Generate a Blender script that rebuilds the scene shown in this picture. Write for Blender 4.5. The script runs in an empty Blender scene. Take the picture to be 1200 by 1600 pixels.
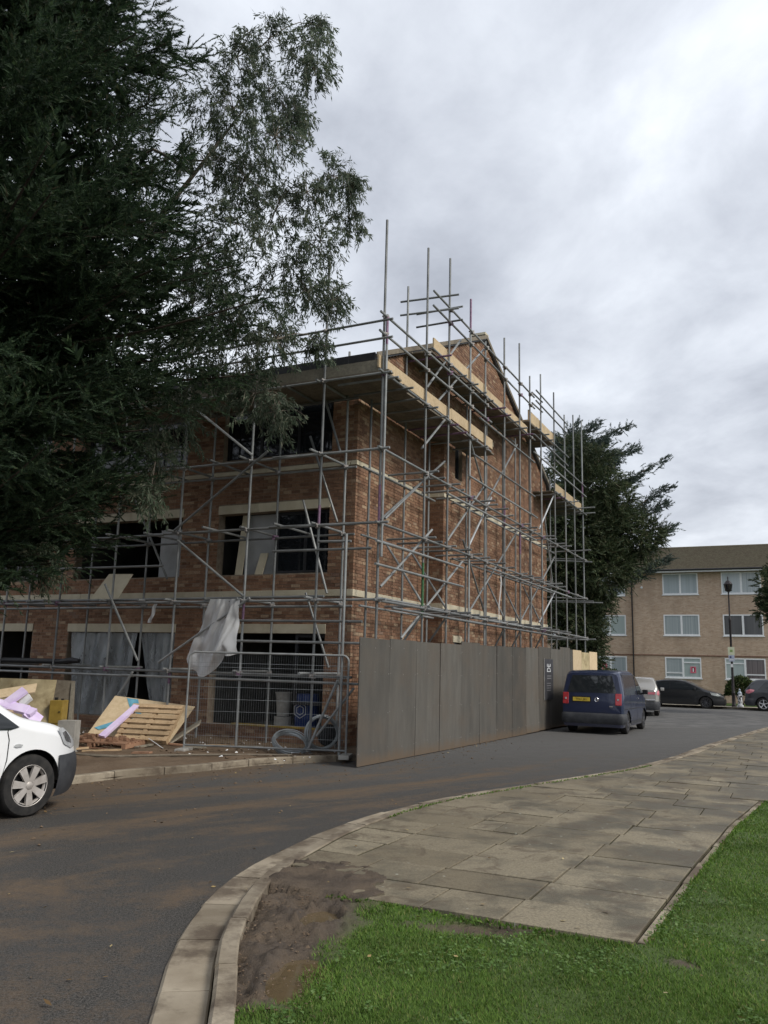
import bpy, bmesh, math, random
import numpy as np
from mathutils import Matrix, Vector
random.seed(7); rng=np.random.default_rng(11)
scene=bpy.context.scene
COL=scene.collection
# ------------------------------------------------------------------ camera
CAMH=1.8; PITCH=math.atan(240/1295); ROLL=math.atan(.0265)
_fw=Vector((0,math.cos(PITCH),math.sin(PITCH))); _u=Vector((0,-math.sin(PITCH),math.cos(PITCH))); _r=Vector((1,0,0))
_rt=_r*math.cos(ROLL)+_u*math.sin(ROLL); _up=-_r*math.sin(ROLL)+_u*math.cos(ROLL)
cd=bpy.data.cameras.new('camera'); cam=bpy.data.objects.new('camera',cd); COL.objects.link(cam)
cd.sensor_fit='VERTICAL'; cd.sensor_height=36; cd.sensor_width=27; cd.lens=1295/1600*36; cd.clip_start=.1; cd.clip_end=3000
cam.matrix_world=Matrix(((_rt.x,_up.x,-_fw.x,0),(_rt.y,_up.y,-_fw.y,0),(_rt.z,_up.z,-_fw.z,CAMH),(0,0,0,1)))
scene.camera=cam
# ------------------------------------------------------------------ sky and sun (overcast)
SUN=Vector((.78,-.50,.85)).normalized()
el_=math.asin(SUN.z); az_=math.atan2(SUN.x,SUN.y)
world=bpy.data.worlds.new('World'); scene.world=world; world.use_nodes=True
wn=world.node_tree; wn.nodes.clear()
def _n(t,**k):
    n=wn.nodes.new(t)
    for a,b in k.items(): setattr(n,a,b)
    return n
wo=_n('ShaderNodeOutputWorld'); sky=_n('ShaderNodeTexSky',sky_type='NISHITA'); sky.sun_disc=False
sky.sun_elevation=el_; sky.sun_rotation=az_; sky.air_density=1.5; sky.dust_density=4
b1=_n('ShaderNodeBackground'); b1.inputs[1].default_value=.09; wn.links.new(sky.outputs[0],b1.inputs[0])
tc=_n('ShaderNodeTexCoord'); sep=_n('ShaderNodeSeparateXYZ'); wn.links.new(tc.outputs['Generated'],sep.inputs[0])
def wm(op,a,b=None):
    n=_n('ShaderNodeMath',operation=op)
    for i,v in enumerate((a,b)):
        if v is None: continue
        if isinstance(v,(int,float)): n.inputs[i].default_value=v
        else: wn.links.new(v,n.inputs[i])
    return n.outputs[0]
zz=wm('ADD',wm('MAXIMUM',sep.outputs[2],0.0),.22)
cmb=_n('ShaderNodeCombineXYZ'); wn.links.new(wm('DIVIDE',sep.outputs[0],zz),cmb.inputs[0]); wn.links.new(wm('DIVIDE',sep.outputs[1],zz),cmb.inputs[1])
def wnoise(sc,det,off,dist=.4,rough=.55):
    mp=_n('ShaderNodeMapping'); mp.inputs['Location'].default_value=off; mp.inputs['Rotation'].default_value=(0,0,.9); mp.inputs['Scale'].default_value=(1,.8,1)
    wn.links.new(cmb.outputs[0],mp.inputs[0])
    n=_n('ShaderNodeTexNoise'); n.inputs['Scale'].default_value=sc; n.inputs['Detail'].default_value=det; n.inputs['Distortion'].default_value=dist; n.inputs['Roughness'].default_value=rough
    wn.links.new(mp.outputs[0],n.inputs['Vector']); return n.outputs[0]
big=wnoise(1.25,6,(4.1,2.2,0),.12,.5); small=wnoise(3.6,8,(1,7,3),.25,.6)
cl=wm('ADD',wm('MULTIPLY',big,.70),wm('MULTIPLY',small,.30))
rp=_n('ShaderNodeValToRGB'); wn.links.new(cl,rp.inputs[0])
e=rp.color_ramp.elements; e[0].position=.38; e[0].color=(.245,.262,.30,1); e[1].position=.62; e[1].color=(.55,.575,.615,1)
q=e.new(.45); q.color=(.325,.345,.388,1); q=e.new(.54); q.color=(.435,.459,.502,1)
b2=_n('ShaderNodeBackground'); b2.inputs[1].default_value=1.0; wn.links.new(rp.outputs[0],b2.inputs[0])
mx=_n('ShaderNodeMixShader'); mx.inputs[0].default_value=.95
wn.links.new(b1.outputs[0],mx.inputs[1]); wn.links.new(b2.outputs[0],mx.inputs[2]); wn.links.new(mx.outputs[0],wo.inputs[0])
sl=bpy.data.lights.new('sun','SUN'); sl.energy=1.5; sl.angle=math.radians(18); sl.color=(1,.95,.87)
so=bpy.data.objects.new('sun',sl); COL.objects.link(so); so.rotation_euler=SUN.to_track_quat('Z','Y').to_euler(); so.location=(20,-20,30)
vs=scene.view_settings; vs.view_transform='Standard'; vs.look='None'; vs.exposure=0.95; vs.gamma=1; vs.use_curve_mapping=False
scene.render.engine='CYCLES'
# ------------------------------------------------------------------ site axes: corner C of the brick building, ER along the gable side, EL along the wide front
A_=math.radians(26.3)
ER=Vector((math.sin(A_),math.cos(A_),0)); EL=Vector((-math.cos(A_),math.sin(A_),0)); UP=Vector((0,0,1)); C=Vector((-.64,18,0))
def B(s,t,z=0): return C+ER*s+EL*t+UP*z           # building axes to world
def LP(t,o,z): return B(-o,t,z)                    # point o metres out from the wide front
def RP(s,o,z): return B(s,-o,z)                    # point o metres out from the gable side
# ------------------------------------------------------------------ helpers
WM={}
def tag(o,label=None,cat=None,group=None,kind=None):
    if label: o['label']=label
    if cat: o['category']=cat
    if group: o['group']=group
    if kind: o['kind']=kind
    return o
def thing(name,label,cat,loc,rz=0,group=None,scale=1):
    o=bpy.data.objects.new(name,None); COL.objects.link(o); o.empty_display_size=.2
    o.location=loc; o.rotation_euler=(0,0,rz); o.scale=(scale,)*3
    WM[o.name]=Matrix.Translation(Vector(loc))@Matrix.Rotation(rz,4,'Z')@Matrix.Scale(scale,4)
    return tag(o,label,cat,group)
def struct(name,loc):
    o=bpy.data.objects.new(name,None); COL.objects.link(o); o.empty_display_size=.2; o.location=loc; WM[o.name]=Matrix.Translation(Vector(loc)); o['kind']='structure'; return o
def frame_of(d):
    d=Vector(d).normalized(); a=Vector((0,0,1)) if abs(d.z)<.9 else Vector((1,0,0))
    x=a.cross(d).normalized(); return x,d.cross(x),d
class MB:
    def __init__(s): s.v=[]; s.f=[]; s.uv=None
    def add(s,vs,fs):
        n=len(s.v); s.v.extend([Vector(v) for v in vs]); s.f.extend([tuple(i+n for i in f) for f in fs]); return s
    def hexa(s,p): return s.add(p,[(3,2,1,0),(4,5,6,7),(0,1,5,4),(1,2,6,5),(2,3,7,6),(3,0,4,7)])
    def box(s,c,size,X=Vector((1,0,0)),Y=Vector((0,1,0)),Z=Vector((0,0,1))):
        c=Vector(c); x=Vector(X)*size[0]/2; y=Vector(Y)*size[1]/2; z=Vector(Z)*size[2]/2
        return s.hexa([c-x-y-z,c+x-y-z,c+x+y-z,c-x+y-z,c-x-y+z,c+x-y+z,c+x+y+z,c-x+y+z])
    def bb(s,s0,s1,t0,t1,z0,z1):                    # box in building axes
        return s.hexa([B(s0,t0,z0),B(s0,t1,z0),B(s1,t1,z0),B(s1,t0,z0),B(s0,t0,z1),B(s0,t1,z1),B(s1,t1,z1),B(s1,t0,z1)])
    def tube(s,p0,p1,r,n=8,r1=None,cap=True):
        p0=Vector(p0); p1=Vector(p1); x,y,_=frame_of(p1-p0); r1=r if r1 is None else r1
        vs=[]; 
        for p,rr in ((p0,r),(p1,r1)):
            for i in range(n):
                a=2*math.pi*i/n; vs.append(p+x*math.cos(a)*rr+y*math.sin(a)*rr)
        fs=[(i,(i+1)%n,n+(i+1)%n,n+i) for i in range(n)]
        if cap: fs+=[tuple(range(n))[::-1],tuple(range(n,2*n))]
        return s.add(vs,fs)
    def path(s,pts,rad,n=6,cap=True):
        pts=[Vector(p) for p in pts]; m=len(pts)
        if not hasattr(rad,'__len__'): rad=[rad]*m
        vs=[]; px=None
        for i,p in enumerate(pts):
            d=(pts[min(i+1,m-1)]-pts[max(i-1,0)])
            if d.length<1e-6: d=Vector((0,0,1))
            x,y,d=frame_of(d)
            if px is not None:
                x=(px-d*px.dot(d)); 
                x=x.normalized() if x.length>1e-5 else frame_of(d)[0]
                y=d.cross(x)
            px=x
            for k in range(n):
                a=2*math.pi*k/n; vs.append(p+(x*math.cos(a)+y*math.sin(a))*rad[i])
        fs=[(i*n+k,i*n+(k+1)%n,(i+1)*n+(k+1)%n,(i+1)*n+k) for i in range(m-1) for k in range(n)]
        if cap: fs+=[tuple(range(n))[::-1],tuple(range((m-1)*n,m*n))]
        return s.add(vs,fs)
    def prism(s,poly,o,U,V,W,th):
        o=Vector(o); U=Vector(U); V=Vector(V); W=Vector(W); n=len(poly)
        vs=[o+U*a+V*b for a,b in poly]+[o+U*a+V*b+W*th for a,b in poly]
        return s.add(vs,[tuple(range(n))[::-1],tuple(range(n,2*n))]+[(i,(i+1)%n,n+(i+1)%n,n+i) for i in range(n)])
    def lathe(s,prof,o,axis,n=16,close=False):
        x,y,d=frame_of(axis); o=Vector(o); m=len(prof); vs=[]
        for (r,h) in prof:
            for k in range(n):
                a=2*math.pi*k/n; vs.append(o+d*h+(x*math.cos(a)+y*math.sin(a))*r)
        fs=[(i*n+k,i*n+(k+1)%n,(i+1)*n+(k+1)%n,(i+1)*n+k) for i in range(m-1) for k in range(n)]
        if close: fs+=[tuple(range(n))[::-1],tuple(range((m-1)*n,m*n))]
        return s.add(vs,fs)
    def grid(s,rows,flip=False):
        n=len(rows[0]); vs=[p for r in rows for p in r]
        fs=[(i*n+j,i*n+j+1,(i+1)*n+j+1,(i+1)*n+j) for i in range(len(rows)-1) for j in range(n-1)]
        if flip: fs=[f[::-1] for f in fs]
        return s.add(vs,fs)
    def build(s,name,mat,parent=None,local=False,smooth=False,bevel=0,fixn=True):
        me=bpy.data.meshes.new(name); v=s.v
        if parent is not None and not local:
            inv=WM[parent.name].inverted(); v=[inv@p for p in v]
        me.from_pydata([tuple(p) for p in v],[],s.f)
        if fixn or bevel:
            bm=bmesh.new(); bm.from_mesh(me)
            if fixn: bmesh.ops.recalc_face_normals(bm,faces=bm.faces)
            if bevel: bmesh.ops.bevel(bm,geom=[e for e in bm.edges if e.is_manifold and e.calc_face_angle(0)>.5],offset=bevel,segments=2,affect='EDGES',profile=.6)
            bm.to_mesh(me); bm.free()
        me.materials.append(mat)
        if smooth: 
            me.polygons.foreach_set('use_smooth',[True]*len(me.polygons))
            if smooth!='all': me.set_sharp_from_angle(angle=math.radians(40))
        o=bpy.data.objects.new(name,me); COL.objects.link(o)
        if parent is not None: o.parent=parent; WM[o.name]=WM[parent.name]
        else: WM[o.name]=Matrix()
        return o
def inst(src,parent,M):
    """a copy of a mesh part (shared data) placed by world matrix M under parent"""
    o=bpy.data.objects.new(src.name.split('.')[0],src if isinstance(src,bpy.types.Mesh) else src.data); COL.objects.link(o)
    if parent is not None: o.parent=parent; o.matrix_basis=WM[parent.name].inverted()@M; 
    else: o.matrix_basis=M
    return o
def fastmesh(name,V,nper,mat,parent=None):
    """V (n*nper,3) numpy: n separate faces of nper corners"""
    n=len(V)//nper; me=bpy.data.meshes.new(name)
    if parent is not None:
        Mi=np.array(WM[parent.name].inverted()); V=V@Mi[:3,:3].T+Mi[:3,3]
    me.vertices.add(n*nper); me.vertices.foreach_set('co',V.astype(np.float32).ravel())
    me.loops.add(n*nper); me.loops.foreach_set('vertex_index',np.arange(n*nper,dtype=np.int32))
    me.polygons.add(n); me.polygons.foreach_set('loop_start',np.arange(0,n*nper,nper,dtype=np.int32))
    try: me.polygons.foreach_set('loop_total',np.full(n,nper,dtype=np.int32))
    except Exception: pass
    me.update(calc_edges=True); me.materials.append(mat)
    o=bpy.data.objects.new(name,me); COL.objects.link(o)
    if parent is not None: o.parent=parent; WM[o.name]=WM[parent.name]
    return o
# ------------------------------------------------------------------ materials
class NT:
    def __init__(s,name):
        s.m=bpy.data.materials.new(name); s.m.use_nodes=True; s.t=s.m.node_tree; s.t.nodes.clear()
        s.out=s.N('ShaderNodeOutputMaterial'); s.bs=s.N('ShaderNodeBsdfPrincipled'); s.L(s.bs.outputs[0],s.out.inputs[0])
        s.geo=s.N('ShaderNodeNewGeometry'); s.pos=s.geo.outputs['Position']
    def N(s,t,**k):
        n=s.t.nodes.new(t)
        for a,b in k.items(): setattr(n,a,b)
        return n
    def L(s,a,b): s.t.links.new(a,b)
    def put(s,i,v):
        if isinstance(v,(int,float)): i.default_value=v
        elif isinstance(v,(tuple,list)): i.default_value=tuple(v)+((1,) if len(v)==3 and len(i.default_value)==4 else ())
        else: s.L(v,i)
    def map(s,scale=(1,1,1),rot=(0,0,0),loc=(0,0,0),vec=None):
        n=s.N('ShaderNodeMapping'); n.inputs['Scale'].default_value=scale; n.inputs['Rotation'].default_value=rot; n.inputs['Location'].default_value=loc
        s.L(vec or s.pos,n.inputs[0]); return n.outputs[0]
    def noise(s,scale,det=5,rough=.55,vec=None,dist=0):
        n=s.N('ShaderNodeTexNoise'); n.inputs['Scale'].default_value=scale; n.inputs['Detail'].default_value=det; n.inputs['Roughness'].default_value=rough; n.inputs['Distortion'].default_value=dist
        s.L(vec or s.pos,n.inputs['Vector']); return n.outputs[0]
    def voro(s,scale,vec=None,feature='F1',out='Distance'):
        n=s.N('ShaderNodeTexVoronoi',feature=feature); n.inputs['Scale'].default_value=scale; s.L(vec or s.pos,n.inputs['Vector']); return n.outputs[out]
    def ramp(s,fac,stops,const=False):
        n=s.N('ShaderNodeValToRGB'); s.L(fac,n.inputs[0]); e=n.color_ramp.elements
        if const: n.color_ramp.interpolation='CONSTANT'
        while len(e)<len(stops): e.new(.5)
        for el,(p,c) in zip(e,stops): el.position=p; el.color=(c if len(c)==4 else tuple(c)+(1,)) if not isinstance(c,(int,float)) else (c,c,c,1)
        return n.outputs[0]
    def mix(s,f,a,b,mode='MIX'):
        n=s.N('ShaderNodeMix',data_type='RGBA',blend_type=mode); s.put(n.inputs[0],f); s.put(n.inputs[6],a); s.put(n.inputs[7],b); return n.outputs[2]
    def math(s,op,a,b=0,c=None):
        n=s.N('ShaderNodeMath',operation=op); s.put(n.inputs[0],a); s.put(n.inputs[1],b)
        if c is not None: s.put(n.inputs[2],c)
        return n.outputs[0]
    def island(s): return s.geo.outputs['Random Per Island']
    def orand(s): return s.N('ShaderNodeObjectInfo').outputs['Random']
    def bump(s,h,strength=.3,dist=.02):
        n=s.N('ShaderNodeBump'); n.inputs['Strength'].default_value=strength; n.inputs['Distance'].default_value=dist; s.L(h,n.inputs['Height']); s.L(n.outputs[0],s.bs.inputs['Normal'])
    def fin(s,col,rough=.8,metal=0,spec=.3,**k):
        s.put(s.bs.inputs['Base Color'],col); s.put(s.bs.inputs['Roughness'],rough); s.put(s.bs.inputs['Metallic'],metal); s.put(s.bs.inputs['Specular IOR Level'],spec)
        for a,b in k.items(): s.put(s.bs.inputs[a.replace('_',' ')],b)
        return s.m
def simple(name,c0,c1,scale=6,rough=.75,bump=.15,bs=60,metal=0,spec=.3,det=5,vec=None,obj=0.0,dist=.01,**k):
    """two-tone noise with a fine bump; obj = brightness spread per object"""
    n=NT(name); v=n.map(*vec) if vec else None
    col=n.mix(n.ramp(n.noise(scale,det,vec=v),[(.35,0.),(.65,1.)]),c0,c1)
    if obj:
        f=n.math('MULTIPLY_ADD',n.orand(),obj,1-obj/2); g=n.N('ShaderNodeCombineColor'); [n.L(f,g.inputs[i]) for i in range(3)]
        col=n.mix(1.0,col,g.outputs[0],'MULTIPLY')
    if bump: n.bump(n.noise(bs,3,vec=v),bump,dist)
    return n.fin(col,rough,metal,spec,**k)
MT={}
# galvanised tube, coloured tube ends
def galv(name,c0,c1,metal=.55,rough=.42):
    n=NT(name); col=n.mix(n.ramp(n.noise(3,6),[(.35,0.),(.7,1.)]),c0,c1); col=n.mix(n.ramp(n.noise(35,4),[(.62,0.),(.75,.55)]),col,(.10,.075,.055))
    f=n.math('MULTIPLY_ADD',n.orand(),.6,.65); g=n.N('ShaderNodeCombineColor'); [n.L(f,g.inputs[i]) for i in range(3)]
    return n.fin(n.mix(1.0,col,g.outputs[0],'MULTIPLY'),n.math('MULTIPLY_ADD',n.noise(9,3),.3,rough-.12),metal,.4)
MT['galv']=galv('galvanised_tube',(.17,.178,.178),(.27,.28,.28),.3,.5); MT['bright']=galv('new_galvanised_tube',(.42,.44,.45),(.55,.57,.58),.5,.35)
MT['coupler']=simple('rusty_coupler',(.14,.12,.11),(.30,.29,.28),25,.5,.2,metal=.6)
MT['purple']=simple('purple_painted_tube',(.14,.075,.13),(.22,.14,.205),20,.5,.1,metal=.3); MT['green']=simple('green_painted_tube',(.03,.10,.04),(.06,.15,.065),20,.5,.1,metal=.2)
def wood(name,c0,c1,ax=(1,1,1),rough=.75,obj=.3,sc=5,dark=.35):
    n=NT(name); tcn=n.N('ShaderNodeTexCoord').outputs['Object']
    v=n.map(ax,vec=tcn); g=n.noise(sc,8,.65,vec=v,dist=.6); col=n.mix(n.ramp(g,[(.3,0.),(.7,1.)]),c0,c1)
    col=n.mix(n.ramp(n.noise(1.7,5,vec=tcn),[(.5,0.),(.75,dark)]),col,tuple(c*.45 for c in c0))
    f=n.math('MULTIPLY_ADD',n.orand(),obj,1-obj/2); q=n.N('ShaderNodeCombineColor'); [n.L(f,q.inputs[i]) for i in range(3)]
    n.bump(g,.25,.004); return n.fin(n.mix(1.0,col,q.outputs[0],'MULTIPLY'),rough,0,.25)
MT['newwood']=wood('yellow_timber',(.38,.285,.17),(.52,.41,.27),(3,3,3)); MT['board']=wood('weathered_board',(.12,.10,.075),(.22,.19,.145),(3,3,3))
MT['greywood']=wood('grey_timber',(.20,.18,.14),(.32,.29,.23),(3,3,3)); MT['pallet']=wood('pallet_timber',(.34,.23,.13),(.50,.37,.23),(4,4,4)); MT['redpallet']=wood('red_stained_pallet',(.26,.13,.08),(.40,.25,.16),(4,4,4))
MT['ply']=wood('plywood_sheet',(.47,.36,.22),(.60,.48,.32),(2,2,2),dark=.15); MT['dirtyply']=wood('muddy_plywood',(.22,.17,.09),(.52,.44,.27),(1.2,1.2,1.2),sc=2.2,dark=.6)
MT['cream']=simple('cream_stone',(.46,.41,.30),(.55,.50,.38),3,.8,.15,90,obj=.14)
MT['plastic']=None
n=NT('polythene_sheet'); f=n.noise(2.2,6,.6); df=n.N('ShaderNodeBsdfDiffuse'); n.put(df.inputs[0],(.80,.81,.82)); tl=n.N('ShaderNodeBsdfTranslucent'); n.put(tl.inputs[0],(.6,.62,.65)); tr=n.N('ShaderNodeBsdfTransparent'); gl=n.N('ShaderNodeBsdfGlossy'); gl.inputs['Roughness'].default_value=.25
def sh(a,b,f_):
    m=n.N('ShaderNodeMixShader'); n.put(m.inputs[0],f_); n.L(a,m.inputs[1]); n.L(b,m.inputs[2]); return m.outputs[0]
x_=sh(sh(sh(df.outputs[0],tl.outputs[0],.4),gl.outputs[0],.1),tr.outputs[0],n.math('MULTIPLY_ADD',f,.3,.0)); n.L(x_,n.out.inputs[0]); MT['plastic']=n.m
n=NT('clear_polythene'); f=n.noise(3,6,.6,vec=n.map((1,1,.35))); df=n.N('ShaderNodeBsdfDiffuse'); n.put(df.inputs[0],(.5,.54,.56)); tr=n.N('ShaderNodeBsdfTransparent'); gl=n.N('ShaderNodeBsdfGlossy'); gl.inputs['Roughness'].default_value=.3
x_=sh(sh(df.outputs[0],gl.outputs[0],.15),tr.outputs[0],n.ramp(f,[(.3,.45),(.7,.8)])); n.L(x_,n.out.inputs[0]); MT['clearplastic']=n.m
def glassy(name,c,rough=.04): return NT(name).fin(c,rough,0,.6)
MT['darkglass']=glassy('dark_window_glass',(.012,.014,.017)); MT['black']=simple('black_plastic',(.012,.012,.013),(.02,.02,.022),20,.55,.05); MT['rubber']=simple('tyre_rubber',(.015,.015,.015),(.032,.03,.028),12,.85,.2,80)
MT['darkframe']=simple('anthracite_frame',(.02,.021,.024),(.03,.031,.034),10,.5,.0); MT['white']=simple('white_upvc',(.72,.73,.74),(.80,.81,.81),8,.4,.0)
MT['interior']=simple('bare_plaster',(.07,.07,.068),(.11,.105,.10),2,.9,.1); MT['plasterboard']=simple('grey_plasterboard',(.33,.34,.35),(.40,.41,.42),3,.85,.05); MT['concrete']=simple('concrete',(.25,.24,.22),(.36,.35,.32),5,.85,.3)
MT['purplefoam']=simple('lilac_foam_board',(.62,.50,.74),(.70,.60,.80),6,.7,.05); MT['blue']=simple('blue_paint',(.10,.30,.42),(.16,.42,.55),10,.6,0); MT['yellow']=simple('dull_yellow_steel',(.23,.155,.03),(.31,.215,.045),6,.5,.1)
MT['wire']=galv('galvanised_wire',(.25,.27,.28),(.42,.45,.46),.5,.4); MT['text']=simple('pale_print',(.55,.57,.58),(.62,.64,.65),30,.6,0); MT['textdark']=simple('black_print',(.01,.01,.01),(.015,.015,.015),30,.6,0)
MT['paper']=simple('pale_paper',(.66,.66,.66),(.78,.78,.77),6,.8,.05); MT['card']=simple('brown_cardboard',(.42,.30,.20),(.5,.38,.27),5,.85,.05)
# ================================================================== ground, road, kerbs, paving
def cr(pts,n):
    """Catmull-Rom through pts, n samples by arc length"""
    P=[Vector((p[0],p[1],0)) for p in pts]; P=[P[0]*2-P[1]]+P+[P[-1]*2-P[-2]]; out=[]
    for i in range(1,len(P)-2):
        for k in range(24):
            t=k/24; a,b,c,d=P[i-1:i+3]
            out.append(.5*((2*b)+(c-a)*t+(2*a-5*b+4*c-d)*t*t+(3*b-a-3*c+d)*t**3))
    out.append(P[-2]); L=[0]
    for a,b in zip(out,out[1:]): L.append(L[-1]+(b-a).length)
    xs=np.linspace(0,L[-1],n); X=np.interp(xs,L,[p.x for p in out]); Y=np.interp(xs,L,[p.y for p in out])
    return [Vector((a,b,0)) for a,b in zip(X,Y)],L[-1]
NEAR=[(2.6,-8),(.9,-3),(-.35,.5),(-.85,2.9),(-1.1,4.61),(-1.23,5.54),(-1.25,6.56),(-1.14,7.51),(-.89,8.4),(-.59,9.28),(.1,10.69),(.99,11.97),(2.48,13.61),(4.53,15.9),(6.33,18.47),(8.21,21.55),(10.7,25.4),(13.76,30.1)]
SITE=[(-26,-8),(-18,0),(-12,5.2),(-8,8.9),(-5.6,11.2),(-4.42,12.46),(-3.85,13.3),(-2.84,14.35),(-1.94,15.44),(-.45,16.42),(.39,17.4),(1.62,19.7),(2.82,22.0),(4.1,24.7),(5.8,27.2)]
SITE2=SITE+[tuple(B(16,-2.0).xy),tuple(B(22,-2.1).xy),tuple(B(25.5,-1.6).xy),tuple(B(27.5,1.5).xy),tuple(B(28,12).xy)]
NEAR2=NEAR+[(16.6,33.6),tuple(B(28,-15.4).xy),tuple(B(27.6,-19).xy),tuple(B(27.2,-30).xy),tuple(B(27,-60).xy)]
nr,nl=cr(NEAR,220); st,_=cr(SITE,220); stl,_=cr(SITE[:-1],220)
def sheet(name,poly,z,mat,kind='structure'):
    m=MB(); m.add([(p[0],p[1],z) for p in poly],[tuple(range(len(poly)))]); o=m.build(name,mat,fixn=False)
    bm=bmesh.new(); bm.from_mesh(o.data); bmesh.ops.triangulate(bm,faces=bm.faces,ngon_method='EAR_CLIP')
    for f in bm.faces:
        if f.normal.z<0: f.normal_flip()
    bm.to_mesh(o.data); bm.free(); return tag(o,kind=kind)
# asphalt with mud dragged along the lane
n=NT('muddy_asphalt'); uv=n.N('ShaderNodeUVMap').outputs[0]; sx=n.N('ShaderNodeSeparateXYZ'); n.L(uv,sx.inputs[0]); U_,V_=sx.outputs[0],sx.outputs[1]
grit=n.math('ADD',n.math('MULTIPLY',n.noise(120,2,.8),.5),n.math('MULTIPLY',n.noise(52,3,.85),.5)); base=n.mix(n.ramp(grit,[(.42,0.),(.60,1.)]),(.014,.0135,.013),(.112,.105,.096))
base=n.mix(n.ramp(n.noise(1.1,5),[(.4,0.),(.65,.6)]),base,(.060,.058,.056))
drag=n.noise(1.0,6,.6,vec=n.map((1.2,16,1),vec=uv),dist=.5); blot=n.noise(.55,5,.6); fine=n.noise(9,5,.7)
edge=n.ramp(V_,[(0,.22),(.10,.36),(.2,.24),(.30,.58),(.40,.12),(.52,.42),(.62,.62),(.72,.30),(.85,.66),(.97,1.0)])
fade=n.ramp(n.math('DIVIDE',U_,60.0),[(.0,.6),(.24,1.0),(.40,1.),(.55,.22),(.7,.08)])
md=n.math('ADD',n.math('MULTIPLY',edge,fade),n.math('MULTIPLY_ADD',drag,1.0,-.62)); md=n.math('ADD',md,n.math('MULTIPLY_ADD',blot,.7,-.36)); md=n.math('ADD',md,n.math('MULTIPLY_ADD',fine,.55,-.27)); md=n.math('ADD',md,n.math('MULTIPLY_ADD',n.noise(42,4,.8),.55,-.27))
mud=n.ramp(md,[(.12,0.),(.44,.88)])
mudc=n.mix(n.noise(24,6,.75),(.072,.051,.034),(.165,.122,.084))
worn=n.ramp(n.math('DIVIDE',U_,60.0),[(.35,0.),(.6,.75)]); base=n.mix(worn,base,n.mix(grit,(.075,.075,.074),(.15,.147,.142)))
n.bump(n.math('ADD',grit,n.math('MULTIPLY',fine,.5)),.8,.014)
MT['road']=n.fin(n.mix(mud,base,mudc),n.ramp(n.noise(2.2,4),[(.3,.75),(.7,.95)]),0,.16)
MT['road2']=simple('grey_asphalt',(.082,.082,.082),(.135,.132,.128),1.3,.9,.4,130,spec=.15)
n=NT('earth'); a=n.noise(.9,6,.6); b_=n.noise(16,6,.7); n.bump(n.math('ADD',b_,n.math('MULTIPLY',n.noise(60,3),.4)),.7,.03)
MT['earth']=n.fin(n.mix(n.ramp(a,[(.35,0.),(.65,1.)]),n.mix(b_,(.075,.050,.032),(.15,.105,.07)),n.mix(b_,(.11,.08,.055),(.2,.15,.105))),.9,0,.2)
n=NT('far_grass'); MT['fargrass']=n.fin(n.mix(n.noise(3,6),(.03,.06,.015),(.07,.10,.03)),.95,0,.1)
sheet('ground',[(-600,-300),(600,-300),(600,900),(-600,900)],-.06,MT['fargrass'])
# lane: a ruled grid between the two kerb lines, uv = metres along, 0..1 across (from the lawn kerb to the site kerb)
NU,NV=221,25; m=MB(); rows=[]; nr_,_=cr(NEAR,NU); st_,_=cr(SITE,NU); uvs=[]
for i in range(NU):
    rows.append([nr_[i].lerp(st_[i],j/(NV-1)) for j in range(NV)])
m.grid(rows); road=m.build('road',MT['road'],fixn=False)
ul=road.data.uv_layers.new(name='UVMap'); LI=np.zeros(len(road.data.loops),dtype=np.int32); road.data.loops.foreach_get('vertex_index',LI)
UVv=np.stack([(LI//NV)/(NU-1)*nl,(LI%NV)/(NV-1)],1); ul.data.foreach_set('uv',UVv.astype(np.float32).ravel()); 
for p in road.data.polygons: pass
bm=bmesh.new(); bm.from_mesh(road.data)
for f in bm.faces:
    if f.normal.z<0: f.normal_flip()
bm.to_mesh(road.data); bm.free(); tag(road,kind='structure')
s2,_=cr(SITE2,260); n2,_=cr(NEAR2,260)
farroad=[tuple(p.xy) for p in s2 if (p-C).dot(ER)>9.7]+[tuple(B(33.5,12).xy),tuple(B(33.5,-60).xy)]+[tuple(p.xy) for p in n2[::-1] if (p-C).dot(ER)>14.9]
sheet('road',farroad,-.004,MT['road2'])
# verge on the building's side
vp=[tuple(p.xy) for p in s2[::2]]+[tuple(B(28,20).xy),tuple(B(16,40).xy),(-60,40),(-60,-8)]
sheet('verge',vp,.035,MT['earth'])
# near part of that verge as a bumpy sheet of trodden mud
xs=np.arange(-9.5,.6,.06); ys=np.arange(9.0,21,.06); stn=np.array([p.xy for p in st])
def left_of(px,py,curve):
    """signed distance to an open curve, positive on its left"""
    a=curve[:-1]; d=curve[1:]-a; best=None
    ax=px[...,None]-a[:,0]; ay=py[...,None]-a[:,1]; t=np.clip((ax*d[:,0]+ay*d[:,1])/(d**2).sum(1),0,1); ex=ax-t*d[:,0]; ey=ay-t*d[:,1]; q=ex**2+ey**2; k=q.argmin(-1)
    cr_=d[k,0]*np.take_along_axis(ay,k[...,None],-1)[...,0]-d[k,1]*np.take_along_axis(ax,k[...,None],-1)[...,0]
    return np.sqrt(np.take_along_axis(q,k[...,None],-1)[...,0])*np.sign(cr_)
def vnoise(x,y,seed=0):
    r=np.random.default_rng(seed); T=r.random((64,64)); xi=np.floor(x).astype(int); yi=np.floor(y).astype(int); fx=x-xi; fy=y-yi; fx=fx*fx*(3-2*fx); fy=fy*fy*(3-2*fy)
    g=lambda a,b:T[a%64,b%64]
    return (g(xi,yi)*(1-fx)+g(xi+1,yi)*fx)*(1-fy)+(g(xi,yi+1)*(1-fx)+g(xi+1,yi+1)*fx)*fy
def fbm(x,y,seed=0,o=4):
    return sum(vnoise(x*2**k,y*2**k,seed+k)*.5**k for k in range(o))/sum(.5**k for k in range(o))
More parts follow.
